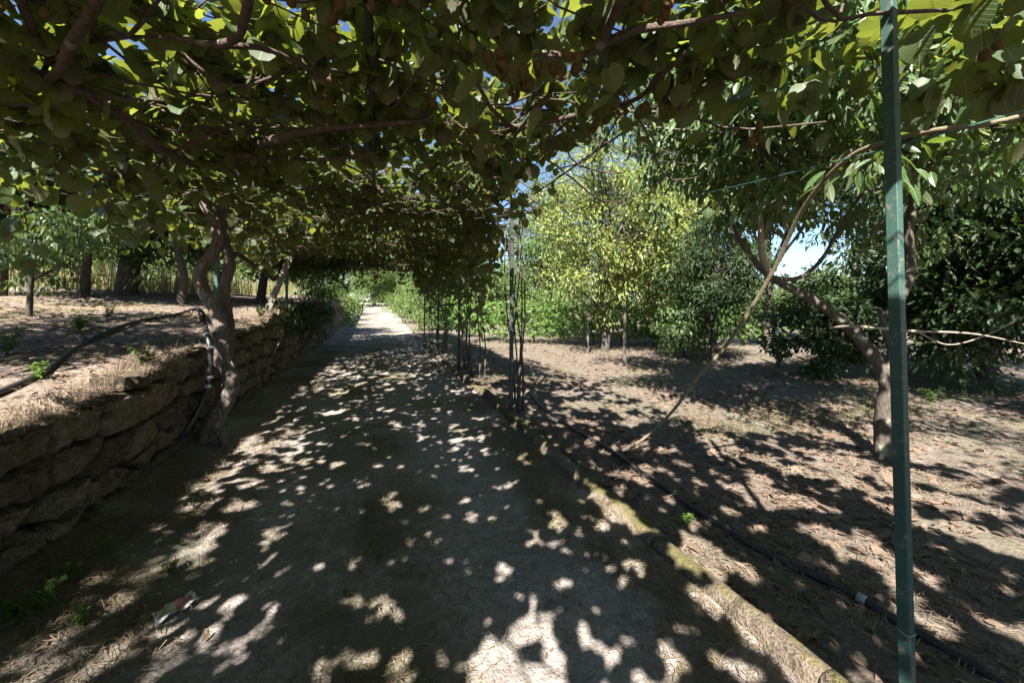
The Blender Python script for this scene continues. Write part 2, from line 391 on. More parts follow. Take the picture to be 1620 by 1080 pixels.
M['pipe'] = plain('dark_pipe', (.05, .055, .05), .6, .3)
M['hose'] = plain('black_hose', (.022, .022, .024), .42, .45, .4, 18, 0, .1, (.11, .10, .09), .66)
M['clamp'] = plain('grey_plastic', (.30, .31, .31), .5, .4)
M['fruit'] = plain('kiwi_skin', (.095, .06, .026), .95, .1, .35, 60, 0, .5)
M['yellow_fruit'] = plain('yellow_skin', (.55, .36, .05), .5, .4, .3, 20)
M['lemon'] = plain('lemon_skin', (.60, .45, .06), .45, .4, .2, 20)
M['plank'] = bark('grey_plank', (.09, .08, .068), (.15, .135, .115), (.22, .20, .175), (30, 30, 3), .3)
M['post_wood'] = bark('post_wood', (.06, .05, .045), (.11, .095, .08), (.18, .155, .13), (20, 20, 4), .5)
M['paper'] = plain('wrapper_white', (.55, .53, .50), .4, .5, .1)
M['paper_red'] = plain('wrapper_red', (.42, .14, .11), .4, .5, .1)
M['paper_yellow'] = plain('wrapper_yellow', (.42, .40, .16), .4, .5, .1)
M['string'] = plain('pale_string', (.30, .40, .35), .6, .3)

# ------------------------------------------------------------------ the ground
def seq(*segs):
    out = []
    for a, b, s in segs: out += list(np.arange(a, b, s))
    return np.array(sorted(set(np.round(out, 4))))
def grow(a, b, s0, g=1.25):
    o, x, s = [], a, s0
    while x < b: o.append(x); x += s; s *= g
    return np.array(o + [b])
def sheet(name, xs, ys, zf, mat, **props):
    X, Y = np.meshgrid(xs, ys); Z = zf(X, Y)
    nx, ny = len(xs), len(ys)
    V = np.stack([X.ravel(), Y.ravel(), Z.ravel()], 1)
    i = np.arange(ny - 1)[:, None] * nx; j = np.arange(nx - 1)[None]
    q = np.stack([i + j, i + j + 1, i + nx + j + 1, i + nx + j], -1).reshape(-1, 4)
    return link(name, me_build(name, V, [q], mat, smooth=True), **props)
ys_f = np.concatenate([-grow(0.35, 90, .5)[::-1] + .7, np.arange(.4, 9, .05), grow(9, 400, .08, 1.06)])
ys_f = np.unique(np.round(ys_f, 4))
xs_g = np.unique(np.round(np.concatenate([-grow(2.2, 300, 1, 1.6)[::-1], [-1.5, 0, 1.4], np.arange(1.6, 8, .065), grow(8, 300, .09, 1.1)]), 4))
def z_ground(X, Y):
    z = z_orch(X, Y)
    z = np.where(X < 1.62, ramp(Y) - .10, z)
    return np.where(X < -2.05, -.3 + ramp(Y) * .3, z)
ground = sheet('ground', xs_g, ys_f, z_ground, M['ground'], kind='structure')
xs_t = np.round(np.arange(-2.04, 1.70, .045), 4)
track = sheet('track', xs_t, ys_f[ys_f < 75], z_track, M['track'], kind='structure')
xs_l = np.unique(np.round(np.concatenate([-grow(5.5, 260, .12, 1.12)[::-1], np.arange(-5.5, -2.12, .06), [-2.13]]), 4))
def z_terr_skirt(X, Y):
    z = z_terr(X, Y); return np.where(X > -2.135, np.minimum(z, z - .02), z)
terrace = sheet('terrace', xs_l, ys_f, z_terr_skirt, M['terrace'], kind='structure')

# ------------------------------------------------------------------ dry stone wall: every stone a part
wall = thing('stone_wall', 'low dry stone retaining wall of rough brown granite blocks left of the track', 'wall', (-2.1, 8, 0))
wb = base_of(wall)
# earth behind the stones
ysw = np.arange(-1.5, 40, .25)
zt = z_terr(np.full_like(ysw, -2.2), ysw) - .04
Vw = np.concatenate([np.stack([np.full_like(ysw, -2.16), ysw, np.full_like(ysw, -.2)], 1), np.stack([np.full_like(ysw, -2.17), ysw, zt], 1), np.stack([np.full_like(ysw, -2.5), ysw, zt - .03], 1)])
n_ = len(ysw); ii = np.arange(n_ - 1)
qf = np.concatenate([np.stack([ii, ii + 1, ii + 1 + n_, ii + n_], 1), np.stack([ii + n_, ii + 1 + n_, ii + 1 + 2 * n_, ii + 2 * n_], 1)])
link('earth_core', me_build('earth_core', Vw - wb, [qf], M['terrace']), wall)
# random rubble: Voronoi cells of the wall face, each cell a rough stone
STR = 2.1
seeds = []
zrow = -.1; row = 0
while zrow < 2.1:
    h = [.12, .15, .17, .24, .3, .22, .24, .22, .24, .24][row % 10]
    yy = 0.2 + rng.random() * .4
    while yy < 22:
        step = h * STR * rng.uniform(.55, 1.55) * (1.25 if yy > 10 else 1)
        seeds.append((yy + step / 2 + rng.normal(0, .03), zrow + h / 2 + rng.normal(0, .045)))
        yy += step
    zrow += h; row += 1
seeds = np.array(seeds)
def clip(poly, n, c):                                       # keep p.n <= c
    out = []
    for a, b in zip(poly, poly[1:] + poly[:1]):
        da, db = a @ n - c, b @ n - c
        if da <= 0: out.append(a)
        if (da < 0) != (db < 0) and da != db: out.append(a + (b - a) * (da / (da - db)))
    return out
def stone_cell(i, r2):
    s0 = seeds[i] * [1 / STR, 1]
    poly = [s0 + np.array(q) for q in ((-.6, -.6), (.6, -.6), (.6, .6), (-.6, .6))]
    dl = seeds * [1 / STR, 1] - s0; near = np.where((np.hypot(dl[:, 0], dl[:, 1]) < 1.0))[0]
    for j in near:
        if j == i: continue
        nv = dl[j]; mid = s0 + nv / 2; poly = clip(poly, nv, mid @ nv)
        if len(poly) < 3: return None
    yc = seeds[i][0]
    top = float(z_terr(-2.2, yc)) + .05 + .05 * (vn(yc * 2.1, 3, 45) - .5)
    poly = clip(poly, np.array([0, 1.0]), top); poly = clip(poly, np.array([0, -1.0]), .06 - float(ramp(yc)))
    if len(poly) < 3: return None
    P = np.array(poly) * [STR, 1]
    c = P.mean(0); a = .5 * abs(np.sum(P[:, 0] * np.roll(P[:, 1], -1) - P[:, 1] * np.roll(P[:, 0], -1)))
    if a < .006: return None
    # resample the outline so that its edge can be uneven
    Q = []
    for p, q in zip(P, np.roll(P, -1, 0)):
        L = np.linalg.norm(q - p); m = max(1, int(round(L / (.07 if yc < 6 else .13))))
        for k in range(m): Q.append(p + (q - p) * k / m)
    Q = np.array(Q); k = len(Q)
    if k < 5: return None
    D = c - Q; dn = np.linalg.norm(D, axis=1, keepdims=True) + 1e-6; D = D / dn
    rad = np.minimum(dn[:, 0], .3)
    x0 = -1.975 + r2.uniform(-.03, .03); ti = r2.normal(0, .09, 2)
    jit = lambda sc_: r2.normal(0, sc_, k)
    def ring(ins, dx, js):
        p = Q + D * (np.minimum(ins, .6 * dn[:, 0]))[:, None] + np.stack([jit(js), jit(js)], 1)
        x = x0 + dx + jit(js) + (p - c) @ ti * (.6 if dx > -.1 else 0)
        return np.column_stack([x, p])
    g = .014 + .014 * r2.random()
    rings = [ring(np.full(k, g * 1.6), -.24, .004), ring(np.full(k, g), -.06 - .03 * r2.random(), .008), ring(g + .006 + .02 * r2.random(k), -.012, .010),
             ring(g + rad * .3, .004, .012), ring(g + rad * .6, .006 + .014 * r2.random(), .012)]
    ce = np.array([[x0 + .01 + r2.normal(0, .012), c[0] + r2.normal(0, .02), c[1] + r2.normal(0, .02)]])
    V = np.vstack(rings + [ce]); j = np.arange(k); j2 = (j + 1) % k
    fs = [np.concatenate([np.stack([o * k + j, o * k + j2, (o + 1) * k + j2, (o + 1) * k + j], 1) for o in range(4)]),
          np.stack([4 * k + j, 4 * k + j2, np.full(k, 5 * k)], 1)]
    return V, fs, None, None
r2w = np.random.default_rng(5); cells = []
for i in range(len(seeds)):
    r_ = stone_cell(i, r2w)
    if r_ is not None: cells.append((seeds[i][0], r_))
cells.sort(key=lambda q: q[0])
for yc, (V, f, u_, r_) in cells[:300]:
    c0 = V.mean(0); o = link('stone', me_build('stone', V - c0, f, M['stone'], smooth=False), wall); o.location = c0 - wb
if len(cells) > 300:
    V, f, u_, r_ = merge([c[1] for c in cells[300:]]); link('far_stones', me_build('far_stones', V - wb, f, M['stone']), wall, kind='stuff')

# ------------------------------------------------------------------ kerb
kerb = thing('kerb', 'low mossy concrete kerb along the right edge of the dirt track', 'kerb', (1.70, 5, 0))
kb = base_of(kerb)
y = -1.0; i = 0
while y < 19:
    ln = rng.uniform(.8, 1.3)
    ysn = np.linspace(y, y + ln - .012, 14); m = 11
    th = np.linspace(-.15, math.pi + .15, m)
    V = []
    for t_, yv in enumerate(ysn):
        e = 1.0
        wx = .060 + .02 * (vn(yv * 2.5, 1, 60) - .5) * 2; hz = .088 + .04 * (vn(yv * 1.7, 3, 61) - .5) * 2
        cx = 1.705 + .05 * (vn(yv * .5, 4, 62) - .5) * 2 + .012 * (vn(yv * 4, 4, 63) - .5)
        for a in th:
            k = (abs(math.cos(a))**3 + abs(math.sin(a))**3)**(-1 / 3)
            nr = 1 + .22 * (vn(yv * 7, a * 3, 64) - .5)
            V.append((cx + math.cos(a) * k * wx * nr, yv, float(ramp(yv)) + math.sin(a) * k * hz * nr * e + .005))
    n = len(ysn); V = np.array(V)
    a_ = np.arange(n - 1)[:, None] * m; b_ = np.arange(m - 1)[None]
    q = np.stack([a_ + b_, a_ + m + b_, a_ + m + b_ + 1, a_ + b_ + 1], -1).reshape(-1, 4)
    caps = np.array([list(range(m))[::1], list(range((n - 1) * m, n * m))[::-1]])
    link('kerb_stone', me_build('kerb_stone', V - kb, [q, caps], M['kerbstone'], smooth=True), kerb)
    y += ln; i += 1

# ------------------------------------------------------------------ pergola: posts, pipes, wires
PZ = 3.02
perg = thing('pergola', 'green metal pergola frame carrying the kiwi canopy over the track', 'pergola', (0, 6, 0))
pb = base_of(perg)
def part_arr(name, root, arr, mat, smooth=False):
    V, f, u_, r_ = arr; return link(name, me_build(name, V - base_of(root), f, mat, u_, r_, smooth), root)
near_top = W(1404, -40, 1.5); near_bot = W(1437, 1122, 1.5)
npost = part_arr('post', perg, bar_arr(near_bot - [0, 0, .05], near_top + (near_top - near_bot) * .12, .036, .040), M['green_paint'])
npost['label'] = 'green painted metal post, nearest and thickest of the pergola posts'
tz = np.array([near_bot + (near_top - near_bot) * .108] )[0]
tp = [tz + np.array([.027 * math.cos(a), .027 * math.sin(a), .004 * math.sin(3 * a)]) for a in np.linspace(0, 6.2832, 13)]
tie = add_tube('tie_string', perg, tp, [.0018, .0018], M['string'], parent=npost, n=26, k=5)
rposts = [(1.86, 5.3), (1.84, 9.05), (1.88, 12.6), (1.86, 16.4)]
lposts = [(-2.16, .6), (-2.06, 6.2), (-2.16, 10.9), (-2.2, 15.8)]
for x, y_ in rposts:
    z0 = float(ramp(y_)); part_arr('post', perg, bar_arr((x, y_, z0 - .1), (x + .02, y_, PZ + .1), .05, .05), M['pipe'])
for x, y_ in lposts:
    z0 = float(z_terr(x, y_)); part_arr('post', perg, bar_arr((x, y_, z0 - .1), (x, y_, PZ + .1), .055, .055), M['green_paint'])
for y_ in (.9, 5.45, 9.1, 12.8, 16.4):
    add_tube('cross_pipe', perg, [(-2.6, y_, PZ), (0, y_ + .02, PZ + .05), (2.3, y_, PZ - .01)], [.02, .02], M['pipe'], n=7, k=8)
for x, rr in ((-2.1, .012), (-1.05, .008), (-.05, .022), (1.0, .008), (1.9, .012)):
    add_tube('long_pipe' if rr > .02 else 'wire', perg, [(x, -2.5, PZ + .02), (x + .01, 5, PZ - .01), (x, 17, PZ + .03)], [rr, rr], M['pipe'], n=9, k=6)
a = W(1800, 120, 1.9); b = W(1400, 236, 1.75); c = W(1100, 310, 4.4)
add_tube('wire', perg, [a, b, c], [.004, .004, .004], M['wire'], n=14, k=5)

# ------------------------------------------------------------------ kiwi vines
KV = [kiwi_t(.22, .18, .02), kiwi_t(.35, .35, .03), kiwi_t(.1, .45, .035), kiwi_t(-.25, .3, .03), kiwi_t(.5, .1, .03)]
KME = []
for t_ in KV:
    KME.append(me_build('leaf', t_[0], t_[1], M['kiwi'], t_[2], np.zeros(len(t_[0])), smooth=True))
def fruit_mesh():
    V = []; F4 = []; n, k = 8, 10
    for i in range(n + 1):
        p = math.pi * i / n
        for j in range(k):
            a = 2 * math.pi * j / k
            rr = math.sin(p) * (1 + .05 * math.cos(p))
            V.append((.5 * .78 * rr * math.cos(a), .5 * .78 * rr * math.sin(a), -.5 * math.cos(p)))
    for i in range(n):
        for j in range(k): F4.append((i * k + j, i * k + (j + 1) % k, (i + 1) * k + (j + 1) % k, (i + 1) * k + j))
    return me_build('fruit', np.array(V), [np.array(F4)], M['fruit'], smooth=True)
FM = fruit_mesh()

lz = float(z_terr(-2.1, 5.5))
vb = G(336, 703)                                          # foot of the old trunk
VINES = {
    'old': thing('kiwi_vine', 'old gnarled kiwi vine with thick twisting trunk rising in front of the stone wall', 'vine', vb, 'kiwi vines on the pergola'),
    'near': thing('kiwi_vine', 'kiwi vine whose long arching cane curves up past the nearest green post', 'vine', G(985, 716), 'kiwi vines on the pergola'),
    'mid': thing('kiwi_vine', 'kiwi vine with a bundle of dark stems beside second right-hand post', 'vine', (1.98, 5.42, 0), 'kiwi vines on the pergola'),
    'deep': thing('kiwi_vine', 'kiwi vine of thin dark stems at the third right-hand post', 'vine', (1.95, 9.2, 0), 'kiwi vines on the pergola'),
    'leftfar': thing('kiwi_vine', 'kiwi vine climbing left posts beyond the gnarled trunk, above wall', 'vine', (-2.25, 11.1, float(z_terr(-2.25, 11.1))), 'kiwi vines on the pergola'),
    'end': thing('kiwi_vine', 'kiwi vine hanging over the far mouth of the leafy tunnel', 'vine', (1.98, 14.4, float(ramp(14.4))), 'kiwi vines on the pergola'),
}
# old trunk
D = 4.5
tk = [W(334, 698, 4.3), W(336, 676, 4.3), W(347, 648, 4.34), W(360, 622, 4.38), W(362, 594, 4.42), W(349, 562, 4.44), W(352, 533, 4.46), W(348, 503, 4.5), W(334, 477, 4.48), W(317, 449, 4.44), W(319, 425, 4.44), W(340, 396, 4.48), W(345, 374, 4.5), W(338, 348, 4.5), W(324, 322, 4.5), W(314, 292, 4.48), W(326, 266, 4.55), W(366, 240, 4.65)]
add_tube('trunk', VINES['old'], tk, [.13, .10, .09, .088, .088, .085, .08, .074, .07, .066, .062, .062, .058, .054, .05, .046, .042, .034], M['bark_kiwi'], n=300, k=44, gnarl=.17, seed=3, lfreq=12.0)
tk2 = [W(356, 560, 4.56), W(360, 520, 4.62), W(357, 490, 4.7), W(356, 455, 4.72), W(364, 420, 4.72), W(357, 388, 4.7), W(350, 350, 4.7), W(358, 310, 4.65), W(338, 268, 4.6)]
add_tube('trunk', VINES['old'], tk2, [.085, .07, .062, .058, .054, .05, .045, .04, .034], M['bark_kiwi'], n=170, k=30, gnarl=.17, seed=5, lfreq=12.0)
for a_, (du, dv) in enumerate([(-26, 14), (24, 12), (8, 22)]):
    add_tube('root', VINES['old'], [W(336, 672, 4.3), W(336 + du * .6, 690, 4.27), W(334 + du, 700 + dv, 4.2)], [.07, .05, .02], M['bark_kiwi'], n=24, k=12, gnarl=.12, seed=a_)
add_tube('limb', VINES['old'], [W(362, 410, 4.72), W(375, 402, 4.9), W(392, 412, 5.1), W(405, 420, 5.4), W(420, 412, 5.8)], [.03, .03, .028, .022, .014], M['bark_dark'], n=30, k=10, gnarl=.08)
def limb(vine, pts, rads, mat='cane', name='limb', gn=.07, **kw):
    return add_tube(name, VINES[vine], pts, [r * .62 for r in rads], M[mat], n=max(12, len(pts) * 7), k=10, gnarl=gn, seed=int(rng.integers(0, 99)), **kw)
ZC = 2.86
limb('old', [W(330, 268, 4.5), CP(262, 240, 2.75), CP(190, 180, 2.8), CP(120, 140, 2.84), CP(70, 128, 2.85), CP(0, 95, 2.85), CP(-90, 50, 2.85)], [.07, .055, .05, .046, .042, .04, .035])
limb('old', [CP(72, 130, 2.84), CP(98, 105, 2.78), CP(112, 70, 2.74), CP(145, 20, 2.74), CP(175, -40, 2.78)], [.03, .036, .034, .03, .028])
limb('old', [CP(340, 72, 2.84), CP(372, 62, 2.8), CP(388, 25, 2.8), CP(402, -60, 2.84)], [.028, .03, .03, .028])
limb('old', [CP(340, 72, 2.84), CP(260, 60, 2.86), CP(150, 58, 2.9)], [.022, .015, .01])
limb('old', [CP(345, 72, 2.84), CP(420, 78, 2.86), CP(490, 110, 2.9), CP(560, 150, 2.9)], [.026, .022, .016, .012])
limb('old', [W(372, 240, 4.65), CP(430, 222, 2.85), CP(500, 205, 2.88), CP(590, 198, 2.9), CP(680, 190, 2.92)], [.06, .05, .042, .034, .024])
limb('old', [W(334, 262, 4.55), CP(372, 245, 2.9), CP(430, 250, 2.95), CP(520, 252, 2.95), CP(600, 240, 2.95)], [.05, .045, .04, .032, .02])
limb('old', [CP(242, 268, 2.6), CP(262, 250, 2.75), CP(300, 228, 2.82), CP(350, 205, 2.86), CP(440, 180, 2.9)], [.02, .026, .026, .022, .014])
limb('old', [CP(20, -30, 2.86), CP(60, 60, 2.88), CP(110, 130, 2.92), CP(200, 190, 2.9), CP(300, 240, 2.85)], [.03, .03, .028, .024, .018])
limb('near', [CP(985, -10, 2.85), CP(962, 45, 2.86), CP(945, 80, 2.86), CP(900, 88, 2.86), CP(845, 88, 2.88)], [.035, .036, .032, .02, .014])
limb('near', [CP(945, 75, 2.86), CP(1000, 50, 2.86), CP(1080, 38, 2.84), CP(1180, 20, 2.84)], [.034, .03, .024, .016])
limb('near', [CP(1090, 80, 2.82), CP(1040, 125, 2.82), CP(1000, 160, 2.84), CP(900, 185, 2.86), CP(835, 200, 2.88), CP(780, 196, 2.9)], [.018, .022, .022, .026, .028, .02])
limb('near', [CP(870, 150, 2.86), CP(838, 185, 2.86), CP(815, 215, 2.86)], [.028, .03, .02])
limb('mid', [CP(815, 205, 2.88), CP(780, 175, 2.88), CP(765, 150, 2.9), CP(740, 110, 2.9)], [.026, .024, .02, .012])
# the arching cane
cane = [G(975, 722), W(1010, 700, 4.05), W(1060, 655, 3.9), W(1105, 595, 3.75), W(1150, 545, 3.6), W(1190, 485, 3.4), W(1230, 415, 3.15), W(1262, 345, 2.9), W(1300, 290, 2.65), W(1350, 245, 2.4), W(1410, 222, 2.2), W(1480, 206, 2.05), W(1560, 196, 1.95), W(1640, 175, 1.9), W(1760, 120, 1.9)]
add_tube('cane', VINES['near'], cane, [.013, .014, .015, .016, .017, .017, .016, .016, .015, .015, .014, .014, .013, .012, .01], M['cane_green'], n=110, k=10, gnarl=.04, seed=2)
add_tube('cane', VINES['near'], [G(860, 700), W(880, 706, 4.3), W(930, 716, 4.12), G(985, 718)], [.012, .014, .016, .018], M['cane'], n=24, k=8, gnarl=.05)
# stems at the right posts
def stems(vine, x, y_, n, hgt=2.72, sp=.22):
    for i in range(n):
        a = rng.random() * 6.28; r0 = sp * rng.uniform(.3, 1)
        p = [np.array([x + .35 * r0 * math.cos(a), y_ + 1.6 * r0 * math.sin(a), float(ramp(y_)) - .03])]
        for k in range(1, 5):
            p.append(np.array([x + r0 * math.cos(a + k * .7) * .6, y_ + r0 * math.sin(a + k * .6), float(ramp(y_)) + hgt * k / 4]))
        add_tube('stem', VINES[vine], p, [rng.uniform(.014, .024), .014, .012, .010, .008], M['bark_dark'], n=26, k=8, gnarl=.08, seed=i)
stems('mid', 1.98, 5.45, 7, sp=.35); stems('deep', 1.96, 9.2, 6, sp=.4); stems('end', 1.98, 14.3, 5, sp=.5); stems('leftfar', -2.25, 11.1, 4, hgt=1.7, sp=.4)
stems('end', 1.96, 12.3, 5, sp=.5); stems('deep', 1.95, 7.8, 3, sp=.4)

# canopy leaves ------------------------------------------------------
def vine_of(P):
    x, y_ = P[:, 0], P[:, 1]
    v = np.full(len(P), 'deep', dtype=object)
    v[(y_ > 12.2)] = 'end'
    v[(x < .1) & (y_ > 8) & (y_ <= 13)] = 'leftfar'
    v[(x >= -.2) & (y_ > 3.4) & (y_ <= 7.6)] = 'mid'
    v[(x < -.2) & (y_ <= 8)] = 'old'
    v[(x >= -.2) & (y_ <= 3.4)] = 'near'
    return v
def canopy_z(x, y_): return 2.92 + .22 * (1 - (np.clip(x, -2.4, 2.4) / 2.4)**2) + .16 * (fbm(x * .7, y_ * .7, 71) - .5) + .01 * np.clip(y_ - 12, 0, 9)
def right_edge(y_): return 1.55 + .45 * np.clip((y_ - 3.5) / 2.5, 0, 1) + 2.2 * np.exp(-(np.clip(y_ - .8, 0, 99) / .75)**2) + .35 * (fbm(y_ * .9, 3.3, 77) - .5)
def left_edge(y_): return -2.8 - .7 * np.exp(-((y_ - .9) / .9)**2) + .8 * (fbm(y_ * .8, 8.3, 79) - .5)
N0 = 110000
px = rng.uniform(-4.2, 4.4, N0); py = rng.uniform(-6.5, 17.2, N0)
le, re = left_edge(py), right_edge(py)
dens = np.clip((px - le) / .9, 0, 1) * np.clip((re - px) / .35, 0, 1)
dens *= np.where(px > 2.1, .45, 1.0) * np.where(py < 7, 1 - .25 * np.clip((px + .1) / .9, 0, 1), 1)
hol = fbm(px * 1.5, py * 1.5, 81, 3)
dens *= np.where(py < .3, np.clip((hol - .2) / .1, .2, 1), np.clip((hol - .26) / .12, .05, 1)) * np.where(py < 4.5, 1.0, .92)
keep = rng.random(N0) < dens
px, py = px[keep], py[keep]
lay = rng.random(len(px))**1.3
pz = canopy_z(px, py) - .02 + .34 * (lay - .35)
# drooping skirts at the edges
edge = np.minimum(px - left_edge(py), right_edge(py) - px)
pz -= np.clip(.5 - edge, 0, .5) * rng.random(len(px)) * .9
P1 = np.stack([px, py, pz], 1)
# hanging shoots
hp = []
for i in range(620):
    y_ = rng.uniform(-.5, 17); side = rng.random()
    if side < .42: x = right_edge(np.array(y_)) - rng.uniform(0, .5)
    elif side < .62: x = left_edge(np.array(y_)) + rng.uniform(0, .6)
    else: x = rng.uniform(-2.4, 1.8)
    x = float(x); L = (rng.uniform(.15, .75) if side < .62 else rng.uniform(.1, .35))
    if y_ < 5 and side < .42: L = rng.uniform(.08, .3)
    if y_ > 15.5 or (y_ > 5.5 and side < .42): L = rng.uniform(.3, 1.15)
    if y_ < 1.6 and abs(x) < 1.2: L = .12
    z = float(canopy_z(np.array(x), np.array(y_)))
    for k in range(int(4 + L * 16)):
        s = rng.random() * L
        hp.append((x + rng.normal(0, .07), y_ + rng.normal(0, .07), z - s))
for (u, v, d, L, m_) in [(20, 330, 3.4, .5, 16), (60, 390, 3.9, .4, 12), (95, 215, 3.0, .5, 16), (40, 180, 2.7, .4, 14), (150, 250, 3.6, .4, 12), (110, 300, 3.6, .35, 9), (5, 260, 3.0, .4, 12), (1180, 90, 2.2, .3, 8), (1560, 235, 2.5, .15, 3), (1240, 200, 3.2, .3, 8), (1500, 60, 2.2, .3, 8), (1595, 110, 2.3, .3, 8), (1120, 330, 3.6, .1, 2), (1100, 60, 2.0, .3, 8), (740, 120, 1.45, .1, 3), (690, 100, 1.6, .15, 4), (910, 130, 1.6, .2, 5), (808, 345, 5.5, .35, 30), (830, 330, 5.3, .3, 20), (790, 380, 6.2, .4, 25), (750, 400, 7.5, .5, 25)]:
    c = W(u, v, d)
    for k in range(m_): hp.append((c[0] + rng.normal(0, .12), c[1] + rng.normal(0, .12), c[2] + rng.uniform(-.5, .7) * L))
for k in range(1500):  # hidden leaf layer over the left half, added to darken the roof underside
    y_ = rng.uniform(-5, 16); hp.append((rng.uniform(-2.6, 0), y_, 3.25 + .5 * rng.random()))
for k in range(1500): hp.append((rng.uniform(.8, 1.9), rng.uniform(1, 7), 3.35 + .9 * rng.random()))  # hidden leaves above the right edge, added to shade the orchard floor
for k in range(700): y_ = rng.uniform(7, 16.5); hp.append((1.98 + rng.normal(0, .12), y_, float(ramp(y_)) + 1.0 + 1.9 * rng.random()**.6))
for k in range(2200):                                       # unseen shoots above the pergola, added to shade the ground
    y_ = rng.uniform(-5, 15); hp.append((rng.uniform(.0, 1.6), y_, 3.25 + .75 * rng.random()**1.4 * vn(y_ * 1.2, 2.2, 88) * 1.4))
P2 = np.array(hp)
PP = np.vstack([P1, P2]); n = len(PP)
ang = rng.random(n) * 6.283
tilt = np.abs(rng.normal(0, .45, n)); tilt[len(P1):] = rng.uniform(.5, 1.4, n - len(P1))
low = np.zeros(n); low[:len(P1)] = lay < .22
tilt = np.where((low > 0) & (rng.random(n) < .45), rng.uniform(.5, 1.35, n), tilt)
AX = np.stack([np.cos(ang) * np.cos(tilt), np.sin(ang) * np.cos(tilt), -np.sin(tilt)], 1)
NR = np.stack([np.cos(ang) * np.sin(tilt), np.sin(ang) * np.sin(tilt), np.cos(tilt)], 1) + rng.normal(0, .22, (n, 3))
SZ = rng.uniform(.078, .15, n); SZ[rng.random(n) < .22] *= .6
uu, vv, dd = project(PP)
# gaps in the leaf roof: leaves removed along sun lines to place light spots
ht = [(p_[0], p_[1], r_ * .55) for p_, r_ in ((G(u, v), r_) for u, v, r_ in [(800, 1060, .17), (760, 1075, .12), (875, 1070, .1), (930, 1020, .05), (925, 995, .03), (965, 1035, .05), (840, 955, .025), (820, 1003, .025), (865, 1005, .03), (735, 1055, .04), (640, 1060, .06), (555, 1035, .045), (500, 1060, .06), (430, 965, .05), (410, 990, .05), (560, 948, .05), (1090, 945, .04), (1000, 890, .05), (990, 860, .04), (875, 818, .06), (625, 800, .03), (840, 960, .03), (1060, 1040, .07), (1160, 1060, .08), (780, 770, .03), (430, 910, .04), (330, 950, .06), (345, 1030, .12), (250, 1040, .12), (1085, 890, .14), (1150, 955, .16), (1185, 985, .12), (1225, 1030, .16), (1265, 1065, .14), (1000, 835, .08), (945, 785, .07), (300, 870, .16), (200, 930, .2), (120, 990, .16), (380, 800, .14), (60, 1040, .2), (160, 960, .18), (250, 890, .16), (330, 840, .14), (420, 740, .12), (460, 700, .12), (520, 650, .12), (130, 1060, .18)])]
for k in range(430): ht.append((rng.uniform(-1.9, 1.7), rng.uniform(.9, 13), .002 + .026 * rng.random()**2))
for k in range(80):                                       # larger broken gaps made of a few touching ones
    x, y_, r_ = rng.uniform(1.75, 6.5), rng.uniform(.3, 8), .05 + .08 * rng.random()
    for q in range(4): ht.append((x + rng.normal(0, .10), y_ + rng.normal(0, .10), r_ * rng.uniform(.5, 1)))
for k in range(320): ht.append((rng.uniform(1.75, 6), rng.uniform(.3, 8), .01 + .04 * rng.random()**2))
for k in range(16):
    x, y_, r_ = rng.uniform(-1.6, .2), rng.uniform(3, 11), .03 + .04 * rng.random()
    for q in range(3): ht.append((x + rng.normal(0, .08), y_ + rng.normal(0, .12), r_ * rng.uniform(.5, 1)))
ht = np.array(ht)
cen_ = PP + unit(AX) * (SZ * .5)[:, None]
q_ = cen_[:, :2] + np.array([sd.x, sd.y]) * (cen_[:, 2] / -sd.z)[:, None]
hit = np.zeros(n, bool)
for hx, hy, hr in ht: hit |= (q_[:, 0] - hx)**2 + ((q_[:, 1] - hy) * .8)**2 < (hr + .042)**2
PP, AX, NR, SZ, uu, vv, dd = [a[~hit] for a in (PP, AX, NR, SZ, uu, vv, dd)]
okc = np.hypot(PP[:, 0], PP[:, 1]) + np.abs(PP[:, 2] - H) > .75
PP, AX, NR, SZ, uu, vv, dd = [a[okc] for a in (PP, AX, NR, SZ, uu, vv, dd)]
own = vine_of(PP)
depth_layer = PP[:, 2] - canopy_z(PP[:, 0], PP[:, 1])
inview = (dd > .3) & (uu > -60) & (uu < 1680) & (vv > -60) & (vv < 1100)
score = np.where(inview, SZ * F / np.maximum(dd, .3) * np.exp(-np.clip(depth_layer + .25, -.4, 1) * 4.0), 0)
for key, root in VINES.items():
    idx = np.where(own == key)[0]; b0 = base_of(root)
    order = idx[np.argsort(-score[idx])]
    big = order[:300][score[order[:300]] > 0]; rest = np.setdiff1d(idx, big)
    S, A, Nn = frames(AX[big], NR[big])
    for q, i in enumerate(big):
        o = link('leaf', KME[int(rng.integers(0, 5))], root)
        s = SZ[i]
        mt = Matrix(((S[q][0] * s, A[q][0] * s, Nn[q][0] * s, PP[i][0] - b0[0]), (S[q][1] * s, A[q][1] * s, Nn[q][1] * s, PP[i][1] - b0[1]), (S[q][2] * s, A[q][2] * s, Nn[q][2] * s, PP[i][2] - b0[2]), (0, 0, 0, 1)))
        o.matrix_local = mt
    nr = rest[dd[rest] < 7]; fr_ = rest[dd[rest] >= 7]
    prts = []
    for sub, tm in ((nr, KIWI), (fr_, KIWI_LO)):
        if len(sub): prts.append(leaf_cloud(PP[sub], AX[sub], NR[sub], SZ[sub], tm))
    V, f, u_, r_ = merge(prts)
    link('foliage', me_build('foliage', V - b0, f, M['kiwi'], u_, r_, True), root, kind='stuff')
